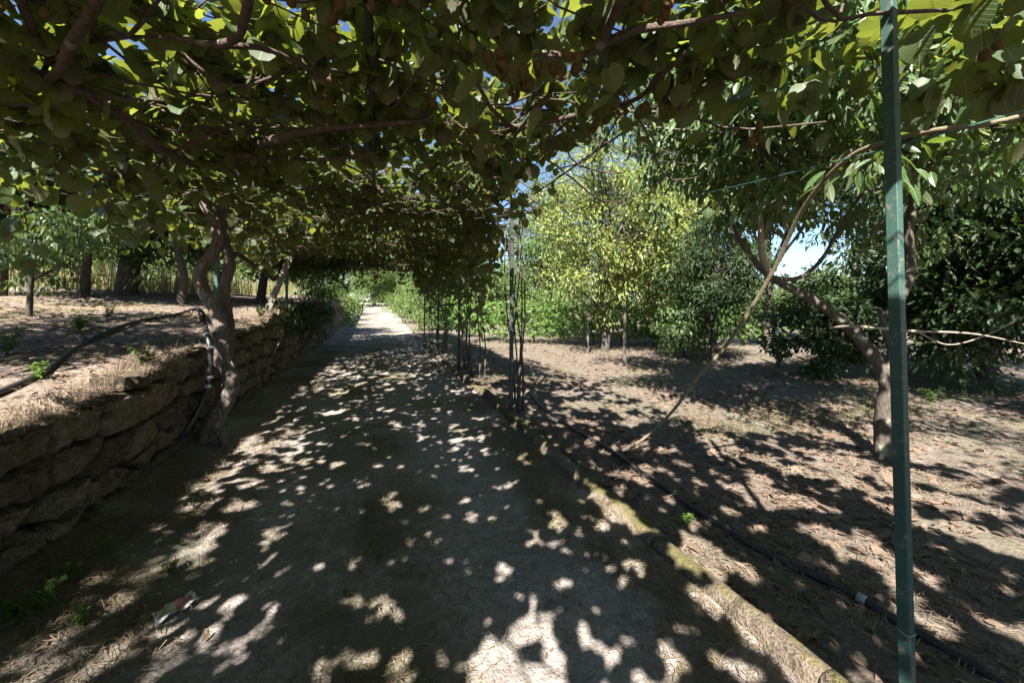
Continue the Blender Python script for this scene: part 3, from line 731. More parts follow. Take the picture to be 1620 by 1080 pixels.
# canes through the canopy
for i in range(560):
    y_ = rng.uniform(-.5, 16); x = rng.uniform(-2.6, 2.0); an = rng.normal(0, .55) + (0 if rng.random() < .6 else 1.57)
    L = rng.uniform(.8, 2.6); p = []
    for k in range(5):
        s = (k / 4 - .5) * L
        X_, Y_ = x + math.cos(an) * s + rng.normal(0, .06), y_ + math.sin(an) * s + rng.normal(0, .06)
        p.append((X_, Y_, float(canopy_z(np.array(X_), np.array(Y_))) - .14 + rng.normal(0, .07)))
    key = vine_of(np.array([[x, y_, 3]]))[0]
    if math.hypot(x, y_) < .5: continue
    r0 = rng.uniform(.003, .013)
    add_tube('cane', VINES[key], p, [r0, r0 * .6], M['cane'], n=11, k=5)
# fruit bunches
def bunch(u, v, z, n, spread=.13):
    c = CP(u, v, z)
    key = vine_of(c[None])[0]; root = VINES[key]; b0 = base_of(root)
    for k in range(n):
        p = c + np.array([rng.normal(0, spread * .8), rng.normal(0, spread * .8), rng.normal(0, spread * .28)])
        o = link('fruit', FM, root); s = rng.uniform(.036, .052)
        o.location = p - b0; o.scale = (s, s, s * 1.15); o.rotation_euler = (rng.normal(0, .3), rng.normal(0, .3), rng.random() * 6)
        top = p + [0, 0, s * .5]; st = top + [rng.normal(0, .015), rng.normal(0, .015), rng.uniform(.05, .1)]
        V, f, u_, r_ = tube([top - [0, 0, .006], (top + st) / 2 + [.006, 0, 0], st], [.0022, .0022], n=5, k=4, cap=False)
        ob = link('stalk', me_build('stalk', V - p, f, M['cane'], u_, r_), o)
        ob.matrix_local = Matrix.Diagonal((1 / s, 1 / s, 1 / (s * 1.15), 1)) @ o.rotation_euler.to_matrix().to_4x4().inverted()
for b_ in [(805, 92, 2.58, 11, .085), (880, 108, 2.56, 7, .06), (828, 142, 2.56, 4, .045), (945, 188, 2.66, 10, .10), (600, 8, 2.7, 4, .06), (545, 35, 2.72, 3, .06), (1060, 16, 2.66, 5, .08), (760, 222, 2.72, 4, .09), (1190, 222, 2.5, 4, .05), (1060, 165, 2.68, 4, .08), (1600, 55, 2.56, 2, .05), (440, 5, 2.72, 3, .06), (95, 15, 2.72, 3, .06), (20, 335, 2.5, 4, .09), (520, 150, 2.78, 4, .08), (690, 150, 2.78, 3, .08)]:
    bunch(*b_)

# ------------------------------------------------------------------ trees
def crown_leaves(center, radii, nclump, per, rc, lsize, seed, flat=.75, shell=.55, down=.5, cut=None):
    r2 = np.random.default_rng(seed); center = np.asarray(center, float); radii = np.asarray(radii, float)
    d = unit(r2.normal(size=(nclump, 3))); rad = (shell + (1 - shell) * r2.random(nclump))[:, None] * (.72 + .5 * r2.random(nclump))[:, None]
    rad = np.minimum(rad, 1.08)
    C = center + d * rad * radii
    if cut is not None: C = C[C[:, 2] > cut]
    rcs = rc * r2.uniform(.55, 1.3, len(C))
    ns = np.maximum(6, (per * (rcs / rc)**2).astype(int))
    k = np.repeat(np.arange(len(C)), ns); n = len(k)
    o = unit(r2.normal(size=(n, 3))) * (r2.random((n, 1))**.55)
    P = C[k] + o * rcs[k][:, None] * np.array([1, 1, flat])
    ax = unit(o + .7 * d[np.minimum(k, len(d) - 1)] * 0 + r2.normal(0, .45, (n, 3)) + np.array([0, 0, -down]))
    nr = unit(o * .4 + np.array([0, 0, 1.0]) + r2.normal(0, .5, (n, 3)))
    s = lsize * r2.uniform(.65, 1.25, n)
    return P, ax, nr, s, C
def tree(name, label, cat, trunk, rads, center, radii, nclump, per, rc, lsize, leaf, bk, seed, tmpl=ELL, group=None, nlimb=9, indiv=0, gn=.06, cut=None, shell=.55, twigs=True, down=.5, flat=.75, crown='crown', kseg=14, dense_tr=None):
    trunk = [np.asarray(p, float) for p in trunk]
    root = thing(name, label, cat, trunk[0], group); b0 = base_of(root)
    add_tube('trunk', root, trunk, rads, M[bk], n=len(trunk) * 12, k=kseg, gnarl=gn, seed=seed)
    P, ax, nr, s, C = crown_leaves(center, radii, nclump, per, rc, lsize, seed, shell=shell, cut=cut, down=down, flat=flat)
    r2 = np.random.default_rng(seed + 999)
    tipz = len(trunk) - 1
    order = r2.permutation(len(C))
    for q, i in enumerate(order[:nlimb]):
        t0 = trunk[tipz] if r2.random() < .6 else trunk[max(1, tipz - 1)]
        mid = t0 * .5 + C[i] * .5 + r2.normal(0, .12, 3) * np.linalg.norm(C[i] - t0) + np.array([0, 0, .08 * np.linalg.norm(C[i] - t0)])
        add_tube('limb', root, [t0, mid, C[i]], [rads[-1] * .62, rads[-1] * .36, rads[-1] * .10], M[bk], n=16, k=7, gnarl=.05, seed=q)
    if twigs:
        tw = []
        for i in order[nlimb:]:
            j = order[int(r2.integers(0, nlimb))]; ft = r2.uniform(.35, .95); a = C[j] * ft + trunk[tipz] * (1 - ft)
            mid = (a + C[i]) / 2 + r2.normal(0, .1, 3)
            tw.append(tube([a, mid, C[i]], [rads[-1] * .16, rads[-1] * .05], n=5, k=3, cap=False))
        if tw:
            V, f, u_, r_ = merge(tw); link('twigs', me_build('twigs', V - b0, f, M[bk], u_, r_), root, kind='stuff')
    rest = np.arange(len(P))
    if indiv:
        u1, v1, d1 = project(P); sc_ = np.where((d1 > .4) & (u1 > 0) & (u1 < 1620) & (v1 > 0) & (v1 < 1080), s / np.maximum(d1, .4), 0)
        big = np.argsort(-sc_)[:indiv]; big = big[sc_[big] > 0]; rest = np.setdiff1d(rest, big)
        S, A, Nn = frames(ax[big], nr[big])
        me = me_build('leaf', tmpl[0], tmpl[1], M[leaf], tmpl[2], np.zeros(len(tmpl[0])), True)
        for q, i in enumerate(big):
            o = link('leaf', me, root); z = s[i]; p = P[i] - b0
            o.matrix_local = Matrix(((S[q][0] * z, A[q][0] * z, Nn[q][0] * z, p[0]), (S[q][1] * z, A[q][1] * z, Nn[q][1] * z, p[1]), (S[q][2] * z, A[q][2] * z, Nn[q][2] * z, p[2]), (0, 0, 0, 1)))
    V, f, u_, r_ = leaf_cloud(P[rest], ax[rest], nr[rest], s[rest], tmpl)
    link(crown, me_build(crown, V - b0, f, M[leaf], u_, r_, False), root, kind='stuff')
    return root
def copy_tree(root, loc, rz, sc, label):
    r = root.copy(); COL.objects.link(r); r.location = Vector(loc); r.rotation_euler = (0, 0, rz); r.scale = (sc, sc, sc); r['label'] = label
    for ch in root.children:
        c = ch.copy(); COL.objects.link(c); c.parent = r
    return r

def GR(u, d):
    p = W(u, 480, d); p[2] = float(z_orch(p[0], p[1])) - .03; return p
# right side
b = G(957, 556)
tree('lemon_tree', 'sunlit yellow-green lemon tree with a full rounded crown behind the track', 'tree', [b, b + [.05, 0, .8], b + [-.15, .1, 1.5], b + [.1, 0, 2.3]], [.15, .12, .10, .08],
     W(985, 360, 12.6), (3.4, 2.7, 2.8), 240, 150, .6, .132, 'citrus', 'bark_dark', 41, nlimb=14, shell=.45)
b = G(1128, 575)
tree('orange_tree', 'small dense dark green citrus tree with crown reaching nearly to the ground', 'tree', [b, b + [.03, 0, .5], b + [-.05, .05, 1.0], b + [.05, 0, 1.7]], [.10, .085, .075, .06],
     W(1138, 430, 10.4), (1.35, 1.35, 1.75), 100, 150, .46, .107, 'dark', 'bark_dark', 42, shell=.35)
b = G(1300, 600)
tree('evergreen_bush', 'low rounded dark evergreen bush on the shaded ground behind the leaning tree', 'bush', [b, b + [.02, 0, .3], b + [0, .02, .7]], [.06, .05, .04],
     W(1310, 515, 8.0), (1.15, 1.1, 1.0), 90, 130, .34, .12, 'dark', 'bark_dark', 43, nlimb=8, shell=.2, crown='foliage')
b = G(1082, 566)
tree('currant_bush', 'low dark leafy bush in front of the vine row, left of small citrus tree', 'bush', [b, b + [.02, 0, .25], b + [0, .02, .5]], [.04, .035, .03],
     W(1084, 520, 10.8), (.95, .8, .75), 60, 90, .3, .11, 'chest', 'bark_dark', 49, nlimb=7, shell=.25, crown='foliage')
# the leaning tree by the near post
b = G(1402, 728)
tr3 = tree('leaning_tree', 'broad-leaved tree with leaning forked trunk standing just behind nearest green post', 'tree',
     [b, W(1400, 660, 3.92), W(1404, 600, 3.95), W(1360, 535, 4.15), W(1312, 490, 4.3), W(1262, 462, 4.45), W(1218, 438, 4.55), W(1190, 408, 4.65)], [.095, .082, .078, .058, .052, .046, .04, .034],
     W(1350, 145, 4.1), (2.7, 2.4, 1.6), 230, 85, .42, .15, 'chest', 'bark_grey', 44, tmpl=LONG, nlimb=0, indiv=290, twigs=False, shell=.35, cut=2.35, down=.7, kseg=18)
t3 = np.array(tr3.location)
P_, a_x, n_r, s_z, C_ = crown_leaves(W(1150, 125, 5.6), (2.0, 1.9, 1.35), 70, 78, .42, .15, 144, shell=.3, down=.7)
V, f, u_, r_ = leaf_cloud(P_, a_x, n_r, s_z, ELL)
link('crown', me_build('crown', V - t3, f, M['chest'], u_, r_), tr3, kind='stuff')
def t3limb(pts, r_, mt='bark_grey', nm='limb'): add_tube(nm, tr3, pts, r_, M[mt], n=len(pts) * 8, k=12, gnarl=.06, seed=int(rng.integers(0, 99)))
t3limb([W(1404, 605, 3.95), W(1412, 560, 3.95), W(1400, 520, 3.95), W(1392, 488, 3.95)], [.058, .045, .032, .018])
t3limb([W(1396, 500, 3.95), W(1420, 480, 4.0), W(1440, 430, 4.0), W(1438, 370, 4.0), W(1446, 300, 4.0), W(1440, 220, 3.9), W(1420, 140, 3.8)], [.036, .042, .044, .04, .034, .028, .02])
t3limb([W(1218, 438, 4.55), W(1205, 400, 4.6), W(1203, 350, 4.6), W(1198, 300, 4.6), W(1200, 230, 4.5), W(1215, 140, 4.4)], [.045, .036, .032, .028, .022, .015], 'dead')
t3limb([W(1190, 408, 4.65), W(1170, 378, 4.7), W(1150, 330, 4.9), W(1125, 260, 5.2), W(1140, 150, 5.6)], [.03, .027, .024, .02, .01])
for c_ in C_[:14]:
    a0 = W(1128, 240, 5.25); t3limb([a0, (a0 + c_) / 2 + rng.normal(0, .12, 3), c_], [.014, .009, .003], 'bark_grey', 'branch')
t3limb([W(1225, 440, 4.5), W(1262, 440, 4.6), W(1300, 410, 4.7), W(1340, 340, 4.7), W(1400, 260, 4.6)], [.03, .025, .022, .018, .012])
t3limb([W(1440, 300, 4.0), W(1500, 220, 3.9), W(1560, 160, 3.7), W(1620, 110, 3.5)], [.03, .024, .018, .01])
t3limb([W(1312, 518, 4.2), W(1350, 516, 4.0), W(1400, 520, 3.85), W(1450, 524, 3.75), W(1540, 528, 3.6), W(1640, 548, 3.5)], [.012, .014, .014, .012, .008, .005], 'dead', 'dead_branch')
t3limb([W(1450, 524, 3.75), W(1500, 545, 3.7), W(1560, 530, 3.7), W(1620, 500, 3.6)], [.007, .006, .005, .003], 'dead', 'dead_branch')
for k in range(26):
    a0 = W(rng.uniform(1200, 1450), rng.uniform(200, 330), rng.uniform(3.7, 4.6)); e = a0 + np.array([rng.normal(0, .9), rng.normal(0, .7), rng.uniform(.2, 1.3)])
    t3limb([a0, (a0 + e) / 2 + rng.normal(0, .1, 3), e], [.014, .010, .004], 'bark_grey', 'branch')
for (x, y_, sd_, lb) in [(5.2, -2.2, 75, 'airy tree right of the camera, added unseen to dapple the orchard floor'), (8.2, .2, 76, 'airy tree beside the dark evergreens, added unseen beyond the right edge for shade')]:  # unseen trees, added so their crowns dapple the right-hand floor
    b = np.array([x, y_, -.02])
    tree('added_shade_tree', lb, 'tree', [b, b + [.02, 0, .8], b + [.1, 0, 1.6], b + [.1, 0, 2.6]], [.11, .09, .08, .06],
         b + [0, 0, 4.0], (2.6, 2.4, 1.4), 120, 70, .42, .12, 'chest', 'bark_grey', sd_, nlimb=9, shell=.3)
# right-hand big dark trees
b = G(1560, 600)
tree('dark_evergreen_tree', 'tall dark glossy evergreen filling the right edge behind the leaning tree', 'tree', [b, b + [0, 0, .7], b + [.1, 0, 1.5], b + [0, .1, 2.6]], [.16, .14, .12, .10],
     W(1580, 375, 6.6), (2.2, 2.0, 2.2), 180, 125, .55, .15, 'dark', 'bark_dark', 45, nlimb=12, shell=.35, tmpl=ELL)
b = GR(1040, 15.5)
tree('olive_tree', 'mid green leafy tree filling the gap between lemon and small citrus tree', 'tree', [b, b + [0, 0, .9], b + [.1, 0, 1.8], b + [0, 0, 2.6]], [.13, .11, .09, .07],
     W(1060, 345, 15.5), (2.6, 2.2, 3.0), 105, 115, .6, .14, 'chest', 'bark_dark', 71, nlimb=10, shell=.4)
b = GR(868, 19)
tree('olive_tree', 'mid green leafy tree between the pergola stems and the lemon tree', 'tree', [b, b + [0, 0, .9], b + [.1, 0, 1.8], b + [0, 0, 2.6]], [.13, .11, .09, .07],
     W(862, 375, 19), (2.4, 2.2, 3.4), 110, 130, .65, .16, 'far', 'bark_dark', 72, nlimb=10, shell=.4)
b = GR(1480, 9.0)
tree('evergreen_bush', 'broad dark evergreen bush filling the space right of the nearest post', 'bush', [b, b + [.02, 0, .4], b + [0, .02, .9]], [.07, .06, .05],
     W(1490, 470, 9.0), (1.7, 1.4, 1.35), 120, 150, .42, .13, 'dark', 'bark_dark', 73, nlimb=8, shell=.25, crown='foliage')
b = G(1360, 556)
tree('dark_evergreen_tree', 'tall dark evergreen tree rising behind the leaning tree, further from camera', 'tree', [b, b + [0, 0, .9], b + [-.1, .1, 2.0], b + [0, .1, 3.2]], [.18, .15, .13, .10],
     W(1440, 270, 11.2), (3.4, 3.0, 3.5), 165, 125, .62, .16, 'dark', 'bark_dark', 46, nlimb=12, shell=.4, tmpl=ELL)
b = G(1215, 548)
tree('walnut_tree', 'tall airy green tree rising behind the lemon tree against the blue sky', 'tree', [b, b + [0, 0, 1.3], b + [.1, 0, 2.8], b + [0, .1, 4.2]], [.17, .14, .12, .09],
     W(1165, 235, 13.8), (3.3, 2.9, 3.3), 125, 115, .7, .17, 'chest', 'bark_grey', 47, nlimb=12, shell=.45, tmpl=ELL)
b = W(2050, 560, 6.5); b[2] = 0
tree('dark_evergreen_tree', 'dark evergreen tree with low boughs at the far right edge of the picture', 'tree', [b, b + [0, 0, .8], b + [0, .1, 1.8], b + [0, .1, 2.7]], [.16, .14, .12, .10],
     b + [-.8, .2, 3.4], (2.6, 2.4, 2.6), 90, 100, .55, .16, 'dark', 'bark_dark', 48, nlimb=10, shell=.4)

# left terrace trees
def TB(u, d):                                               # foot on the terrace in that column at that depth
    p = W(u, 480, d); p[2] = float(z_terr(p[0], p[1])) - .03; return p
b = TB(200, 8.4)
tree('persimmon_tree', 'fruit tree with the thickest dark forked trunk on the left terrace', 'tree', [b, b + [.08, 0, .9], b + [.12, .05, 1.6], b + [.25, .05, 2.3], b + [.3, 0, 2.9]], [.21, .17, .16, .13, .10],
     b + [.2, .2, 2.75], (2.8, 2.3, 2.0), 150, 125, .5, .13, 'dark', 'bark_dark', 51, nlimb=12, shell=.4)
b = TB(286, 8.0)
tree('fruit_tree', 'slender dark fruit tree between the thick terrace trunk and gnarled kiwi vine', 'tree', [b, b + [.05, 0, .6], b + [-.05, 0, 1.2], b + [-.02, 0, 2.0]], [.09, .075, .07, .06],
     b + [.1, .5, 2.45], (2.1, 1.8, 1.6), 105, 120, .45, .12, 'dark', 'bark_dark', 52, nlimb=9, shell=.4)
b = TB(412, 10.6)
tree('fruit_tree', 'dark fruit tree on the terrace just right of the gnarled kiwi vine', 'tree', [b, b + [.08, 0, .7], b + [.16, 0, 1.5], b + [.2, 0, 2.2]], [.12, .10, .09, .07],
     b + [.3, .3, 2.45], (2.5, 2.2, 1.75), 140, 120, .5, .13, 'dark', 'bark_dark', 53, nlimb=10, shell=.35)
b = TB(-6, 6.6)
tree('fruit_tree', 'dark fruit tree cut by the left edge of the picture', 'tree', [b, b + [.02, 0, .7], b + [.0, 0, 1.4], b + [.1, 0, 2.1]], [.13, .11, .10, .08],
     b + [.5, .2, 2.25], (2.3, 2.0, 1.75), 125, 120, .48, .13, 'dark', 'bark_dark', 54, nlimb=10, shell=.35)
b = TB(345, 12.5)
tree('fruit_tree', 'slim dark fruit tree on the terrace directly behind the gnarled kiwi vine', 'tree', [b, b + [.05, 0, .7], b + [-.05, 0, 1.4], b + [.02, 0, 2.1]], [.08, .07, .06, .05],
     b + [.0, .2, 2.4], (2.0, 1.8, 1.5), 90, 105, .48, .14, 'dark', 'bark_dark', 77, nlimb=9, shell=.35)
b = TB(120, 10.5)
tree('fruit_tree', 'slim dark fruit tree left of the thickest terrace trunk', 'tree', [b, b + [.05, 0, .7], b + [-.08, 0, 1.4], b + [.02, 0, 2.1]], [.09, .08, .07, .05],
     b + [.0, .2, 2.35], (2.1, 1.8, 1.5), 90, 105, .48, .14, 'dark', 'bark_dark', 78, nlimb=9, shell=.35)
b = TB(95, 5.2)
tree('lemon_sapling', 'young lemon tree with drooping leafy sprays near the hose on the terrace', 'tree', [b + [-.5, .3, 0], b + [-.45, .25, .6], b + [-.35, .2, 1.2]], [.035, .03, .02],
     b + [-.1, .2, 1.25], (1.0, .8, .85), 34, 46, .3, .105, 'chest', 'bark_dark', 55, nlimb=8, shell=.3, down=.8)
b = TB(150, 7.0)
tree('orange_tree', 'sunlit citrus tree bearing yellow fruit above the left terrace', 'tree', [b + [-.6, .8, 0], b + [-.55, .8, .8], b + [-.5, .8, 1.6], b + [-.4, .8, 2.2]], [.08, .07, .06, .05],
     b + [-.3, .6, 2.5], (1.7, 1.4, 1.15), 80, 100, .42, .12, 'chest', 'bark_dark', 56, nlimb=8, shell=.4)
b = TB(530, 17)
tree('fruit_tree', 'dark leafy fruit tree overhanging the wall far down the track', 'tree', [b + [-1, 0, 0], b + [-1, 0, .8], b + [-.9, 0, 1.6]], [.1, .09, .07],
     b + [-1.2, 0, 2.3], (2.0, 2.6, 1.5), 110, 120, .5, .13, 'dark', 'bark_dark', 57, nlimb=8, shell=.35)

for (x, y_, sd_, lb) in [(-5.4, -1.6, 58, 'airy tree on the near terrace, added unseen past the left edge for shade'), (-7.6, .6, 74, 'tree further back on the terrace, added unseen for shade'), (-5.9, 3.4, 59, 'airy tree on the terrace beside the hose, added unseen for shade')]:  # unseen trees, added to break up the sun on terrace and left strip
    b = np.array([x, y_, float(z_terr(x, y_)) - .03])
    tree('fruit_tree', lb, 'tree', [b, b + [.02, 0, .7], b + [.1, 0, 1.4], b + [.1, 0, 2.3]], [.11, .09, .08, .06],
         b + [.6, 0, 3.5], (2.3, 2.2, 1.5), 120, 85, .40, .13, 'dark', 'bark_dark', sd_, nlimb=9, shell=.3)

# trees beyond the field and at the end of the track: a few kinds, copied
far0 = tree('field_tree', 'sunlit tree behind dry field, leftmost of the row', 'tree', [TB(20, 30), TB(20, 30) + [0, 0, 1.5], TB(20, 30) + [.2, 0, 3]], [.2, .17, .12],
     TB(20, 30) + [0, 0, 3.4], (3.4, 2.8, 3.2), 110, 100, .95, .24, 'far', 'bark_dark', 61, nlimb=8, shell=.45, group='trees beyond the dry field', tmpl=ELL)
ords = ['second', 'third', 'fourth', 'fifth', 'sixth', 'seventh', 'eighth']
for i, (u, d, s_) in enumerate([(95, 34, 1.0), (165, 30, .8), (235, 33, .9), (300, 31, .75), (365, 36, 1.0), (430, 33, .8), (490, 38, .9)]):
    p = TB(u, d); copy_tree(far0, p, i * 1.3 + .4, s_, 'sunlit tree behind dry field, %s from the left in the row' % ords[i])
sh0 = tree('trackside_shrub', 'bright green shrub at the left of the far track, nearest to the wall end', 'shrub', [np.array([-2.6, 21, float(z_terr(-2.6, 21)) - .1]), np.array([-2.6, 21, 1.9]), np.array([-2.5, 21, 2.3])], [.05, .04, .03],
     np.array([-2.5, 21, 2.3]), (.95, 1.6, 1.15), 45, 80, .4, .12, 'far', 'bark_dark', 62, nlimb=6, shell=.3, group='shrubs lining the far track', crown='foliage')
for (x, y_, s_, lb) in [(-3.0, 25, 1.5, 'bright green shrub left of the far track, second from the wall end'), (-2.8, 30, 1.4, 'bright green shrub left of the far track, third from the wall end'), (-2.7, 37, 1.6, 'bright green shrub left of the far track, just before the white gate pillar'),
                    (3.1, 21, 1.2, 'bright green shrub right of the far track, nearest the last pergola post'), (2.9, 26, 1.5, 'bright green shrub right of the far track, second past the pergola'), (2.7, 32, 1.5, 'bright green shrub right of the far track, third past the pergola'), (2.8, 40, 1.7, 'bright green shrub right of the far track, furthest from the camera')]:
    copy_tree(sh0, (x, y_, float(ramp(y_)) - .05), rng.random() * 6, s_, lb)
e0 = tree('end_tree', 'pale green tree arching over the left side of the track end', 'tree', [np.array([-3.5, 50, 1]), np.array([-3.3, 50, 3]), np.array([-2.4, 50, 5])], [.2, .16, .12],
     np.array([-1.6, 50, 5.0]), (3.6, 3, 2.9), 110, 110, .9, .24, 'far', 'bark_dark', 63, nlimb=8, shell=.4, group='trees closing the track end')
copy_tree(e0, (4.0, 53, 1.2), 2.6, 1.1, 'pale green tree arching over the right side of the track end')
copy_tree(e0, (4.5, 66, 0.0), 3.4, 1.15, 'pale green tree standing behind the right side of the track end')
copy_tree(e0, (-1.5, 68, -0.6), .4, 1.2, 'pale green tree standing across the track beyond the gate pillar')
copy_tree(e0, (-8, 57, 1.6), 4.1, 1.2, 'pale green tree set back left of the track end')
# distant trees on the right
r0 = tree('distant_tree', 'hazy pale tree on the right horizon, leftmost behind the vines', 'tree', [GR(900, 40), GR(900, 40) + [0, 0, 1.5], GR(900, 40) + [.2, 0, 3]], [.2, .16, .12],
     GR(900, 40) + [0, 0, 2.6], (3.8, 3.2, 2.9), 120, 100, 1.0, .26, 'far', 'bark_dark', 64, nlimb=7, shell=.45, group='trees on the right horizon')
for i, (u, d, s_) in enumerate([(1000, 36, 1.0), (1085, 34, .9), (1170, 36, .85), (1255, 38, .75), (1308, 25, .75), (1420, 32, .9), (1540, 28, .9)]):
    copy_tree(r0, GR(u, d), i * 1.7, s_, 'hazy pale tree on the right horizon, %s from the left' % ords[i])
for (u, d, s_, lb) in [(705, 30, .8, 'pale green tree seen between right-hand pergola stems, nearest the track'), (765, 27, .85, 'pale green tree seen between the pergola stems, second from the track'), (835, 31, .95, 'pale green tree behind the vines, just left of the lemon tree')]:
    copy_tree(r0, GR(u, d), u * .1, s_, lb)

# ------------------------------------------------------------------ vineyard
def grapevine(p, seed, label):
    root = thing('grape_vine', label, 'vine', p, 'grape vines in the vineyard rows'); b0 = base_of(root); r2 = np.random.default_rng(seed)
    add_tube('trunk', root, [p, p + [.05, 0, .3], p + [-.06, .03, .6], p + [.03, 0, .95]], [.035, .03, .028, .022], M['bark_dark'], n=24, k=7, gnarl=.1, seed=seed)
    n = 420; q = np.stack([r2.normal(0, .48, n), r2.normal(0, .24, n), r2.uniform(.45, 1.75, n) - .2 * r2.random(n)], 1)
    q[:, :2] = q[:, :2] @ np.array([[cs, -sn], [sn, cs]])
    ax = unit(np.stack([r2.normal(size=n), r2.normal(size=n), -r2.random(n)], 1)); nr = unit(r2.normal(0, .5, (n, 3)) + [-.3, -.5, .6])
    V, f, u_, r_ = leaf_cloud(p + q, ax, nr, r2.uniform(.10, .17, n), GRAPE)
    link('foliage', me_build('foliage', V - b0, f, M['grape'], u_, r_), root, kind='stuff')
    return root
g0 = [grapevine(GR(890, 14.5), 81, 'bright green grape vine, leftmost in the front vineyard row')]
ords2 = ['second', 'third', 'fourth', 'fifth', 'sixth', 'seventh', 'eighth', 'ninth', 'tenth', 'eleventh']
def copyv(p, rz, s_, lb):
    r = copy_tree(g0[0], p, rz, s_, lb); return r
for i, (u, d) in enumerate([(725, 17), (762, 15.5), (800, 15), (846, 14.8)]): copyv(GR(u, d), i * 1.1, 1.05, 'bright green grape vine behind the right-hand pergola stems, %s from the track' % (['first'] + ords2)[i])
for i, u in enumerate([938, 985, 1034, 1082, 1130, 1178, 1222]): copyv(GR(u, 14.3 + .2 * rng.normal()), rng.normal(0, .2) + (3.14 if i % 2 else 0), rng.uniform(.9, 1.1), 'bright green grape vine, %s from left in the front vineyard row' % ords2[i])
for i, u in enumerate([870, 910, 950, 992, 1034, 1075, 1115, 1155, 1195, 1232, 1272]): copyv(GR(u, 18.5 + .3 * rng.normal()), rng.normal(0, .2) + (3.14 if i % 2 else 0), rng.uniform(.95, 1.2), ('bright green grape vine, %s from left in the rear vineyard row' % (['first'] + ords2)[i]))
def vpost(u, v, d, top, label, mat, wd):
    p = W(u, v, d); p[2] = float(z_orch(p[0], p[1])) - .1; t = W(u, top, d)
    root = thing('vineyard_post', label, 'post', p)
    V, f, u_, r_ = tube([p, (p + t) / 2, t], [wd, wd * .95, wd * .9], n=5, k=8, gnarl=.04); link('shaft', me_build('shaft', V - p, f, M[mat], u_, r_), root)
    V, f, u_, r_ = tube([t - [0, 0, .06], t - [0, 0, .05]], [wd * 1.2, wd * 1.2], n=2, k=8); link('wire_loop', me_build('wire_loop', V - p, f, M['pipe'], u_, r_), root)
vpost(1232, 580, 9.6, 497, 'dark green post standing left of the low rounded evergreen bush', 'green_paint', .055)
vpost(988, 580, 9.6, 482, 'weathered wooden stake in front of the lemon tree', 'post_wood', .045)
vpost(930, 560, 12, 470, 'thin dark stake left of the lemon tree trunk', 'post_wood', .035)

# ------------------------------------------------------------------ hoses
hose = thing('irrigation_hose', 'black irrigation hose running along the ground right of the mossy kerb', 'hose', G(1120, 830))
hp_ = [G(1640, 1135), G(1540, 1060), G(1425, 990), G(1330, 937), G(1215, 880), G(1120, 826), G(1030, 765), G(960, 715), G(900, 676), G(858, 645), G(838, 622)]
hp_ = [np.array([p[0], p[1], float(z_orch(p[0], p[1])) + .018]) for p in hp_]
add_tube('pipe', hose, hp_, [.021, .021], M['hose'], n=140, k=12)
jp = spline(hp_, 140); k_ = 36
add_tube('joiner', hose, [jp[k_], jp[k_ + 2]], [.026, .026], M['clamp'], n=2, k=12)
hose2 = thing('irrigation_hose', 'black irrigation hose across the terrace dropping down the stone wall by gnarled vine', 'hose', TB(150, 3.9))
def TP(u, v):
    d = 2.0
    while d < 30:
        p = W(u, v, d)
        if p[2] < z_terr(p[0], p[1]): break
        d += .02
    p[2] = float(z_terr(p[0], p[1])) + .025; return p
q = [TP(-60, 645), TP(0, 625), TP(70, 592), TP(145, 540), TP(215, 512), TP(270, 502), TP(312, 490)]
add_tube('pipe', hose2, q, [.024, .024], M['hose'], n=70, k=12)
dn = [W(322, 508, 4.62), W(328, 530, 4.28), W(333, 560, 4.2), W(331, 600, 4.18), W(318, 640, 4.15), W(295, 680, 4.05), W(262, 722, 3.95), W(228, 755, 3.8)]
dpipe = add_tube('down_pipe', hose2, dn, [.026, .026], M['hose'], n=60, k=12)
jp = spline(dn, 60)
for k in (8, 14, 24, 27): add_tube('clamp', hose2, [jp[k], jp[k + 1]], [.033, .033], M['clamp'], parent=dpipe, n=2, k=12)
add_tube('elbow', hose2, [TP(312, 490), W(318, 494, 4.72), W(322, 508, 4.62)], [.03, .032, .032], M['hose'], n=10, k=12)

# ------------------------------------------------------------------ small things
pl = thing('leaning_plank', 'pale grey timber plank leaning diagonally on the terrace under the canopy', 'plank', W(420, 492, 8.6))
part_arr('board', pl, bar_arr(W(421, 496, 8.6), W(483, 352, 9.2), .13, .05), M['plank'])
part_arr('brace', pl, bar_arr(W(470, 382, 9.15), W(500, 362, 9.5), .04, .03), M['plank'])
gp = W(592, 480, 50); gp[2] = float(z_track(np.array(gp[0]), np.array(gp[1]))) - .1
pil = thing('gate_pillar', 'whitish stone gate pillar at the far end of the track', 'pillar', gp)
part_arr('shaft', pil, bar_arr(gp, gp + [0, 0, 1.9], .55, .55, .08), M['pillar'])
part_arr('cap', pil, bar_arr(gp + [0, 0, 1.9], gp + [0, 0, 2.03], .68, .68, .1), M['pillar'])
gp2 = W(661, 480, 21); gp2[2] = float(ramp(gp2[1])) - .05
ps_ = thing('boundary_post', 'grey stone post among shrubs right of the far track', 'post', gp2)
V, f, u_, r_ = tube([gp2, gp2 + [.02, 0, .6], gp2 + [0, 0, 1.05]], [.11, .10, .09], n=12, k=8, gnarl=.06); link('shaft', me_build('shaft', V - gp2, f, M['stone']), ps_)
V, f, u_, r_ = tube([gp2 + [0, 0, 1.0], gp2 + [0, 0, 1.1]], [.105, .07], n=4, k=8, gnarl=.05); link('cap', me_build('cap', V - gp2, f, M['stone']), ps_)
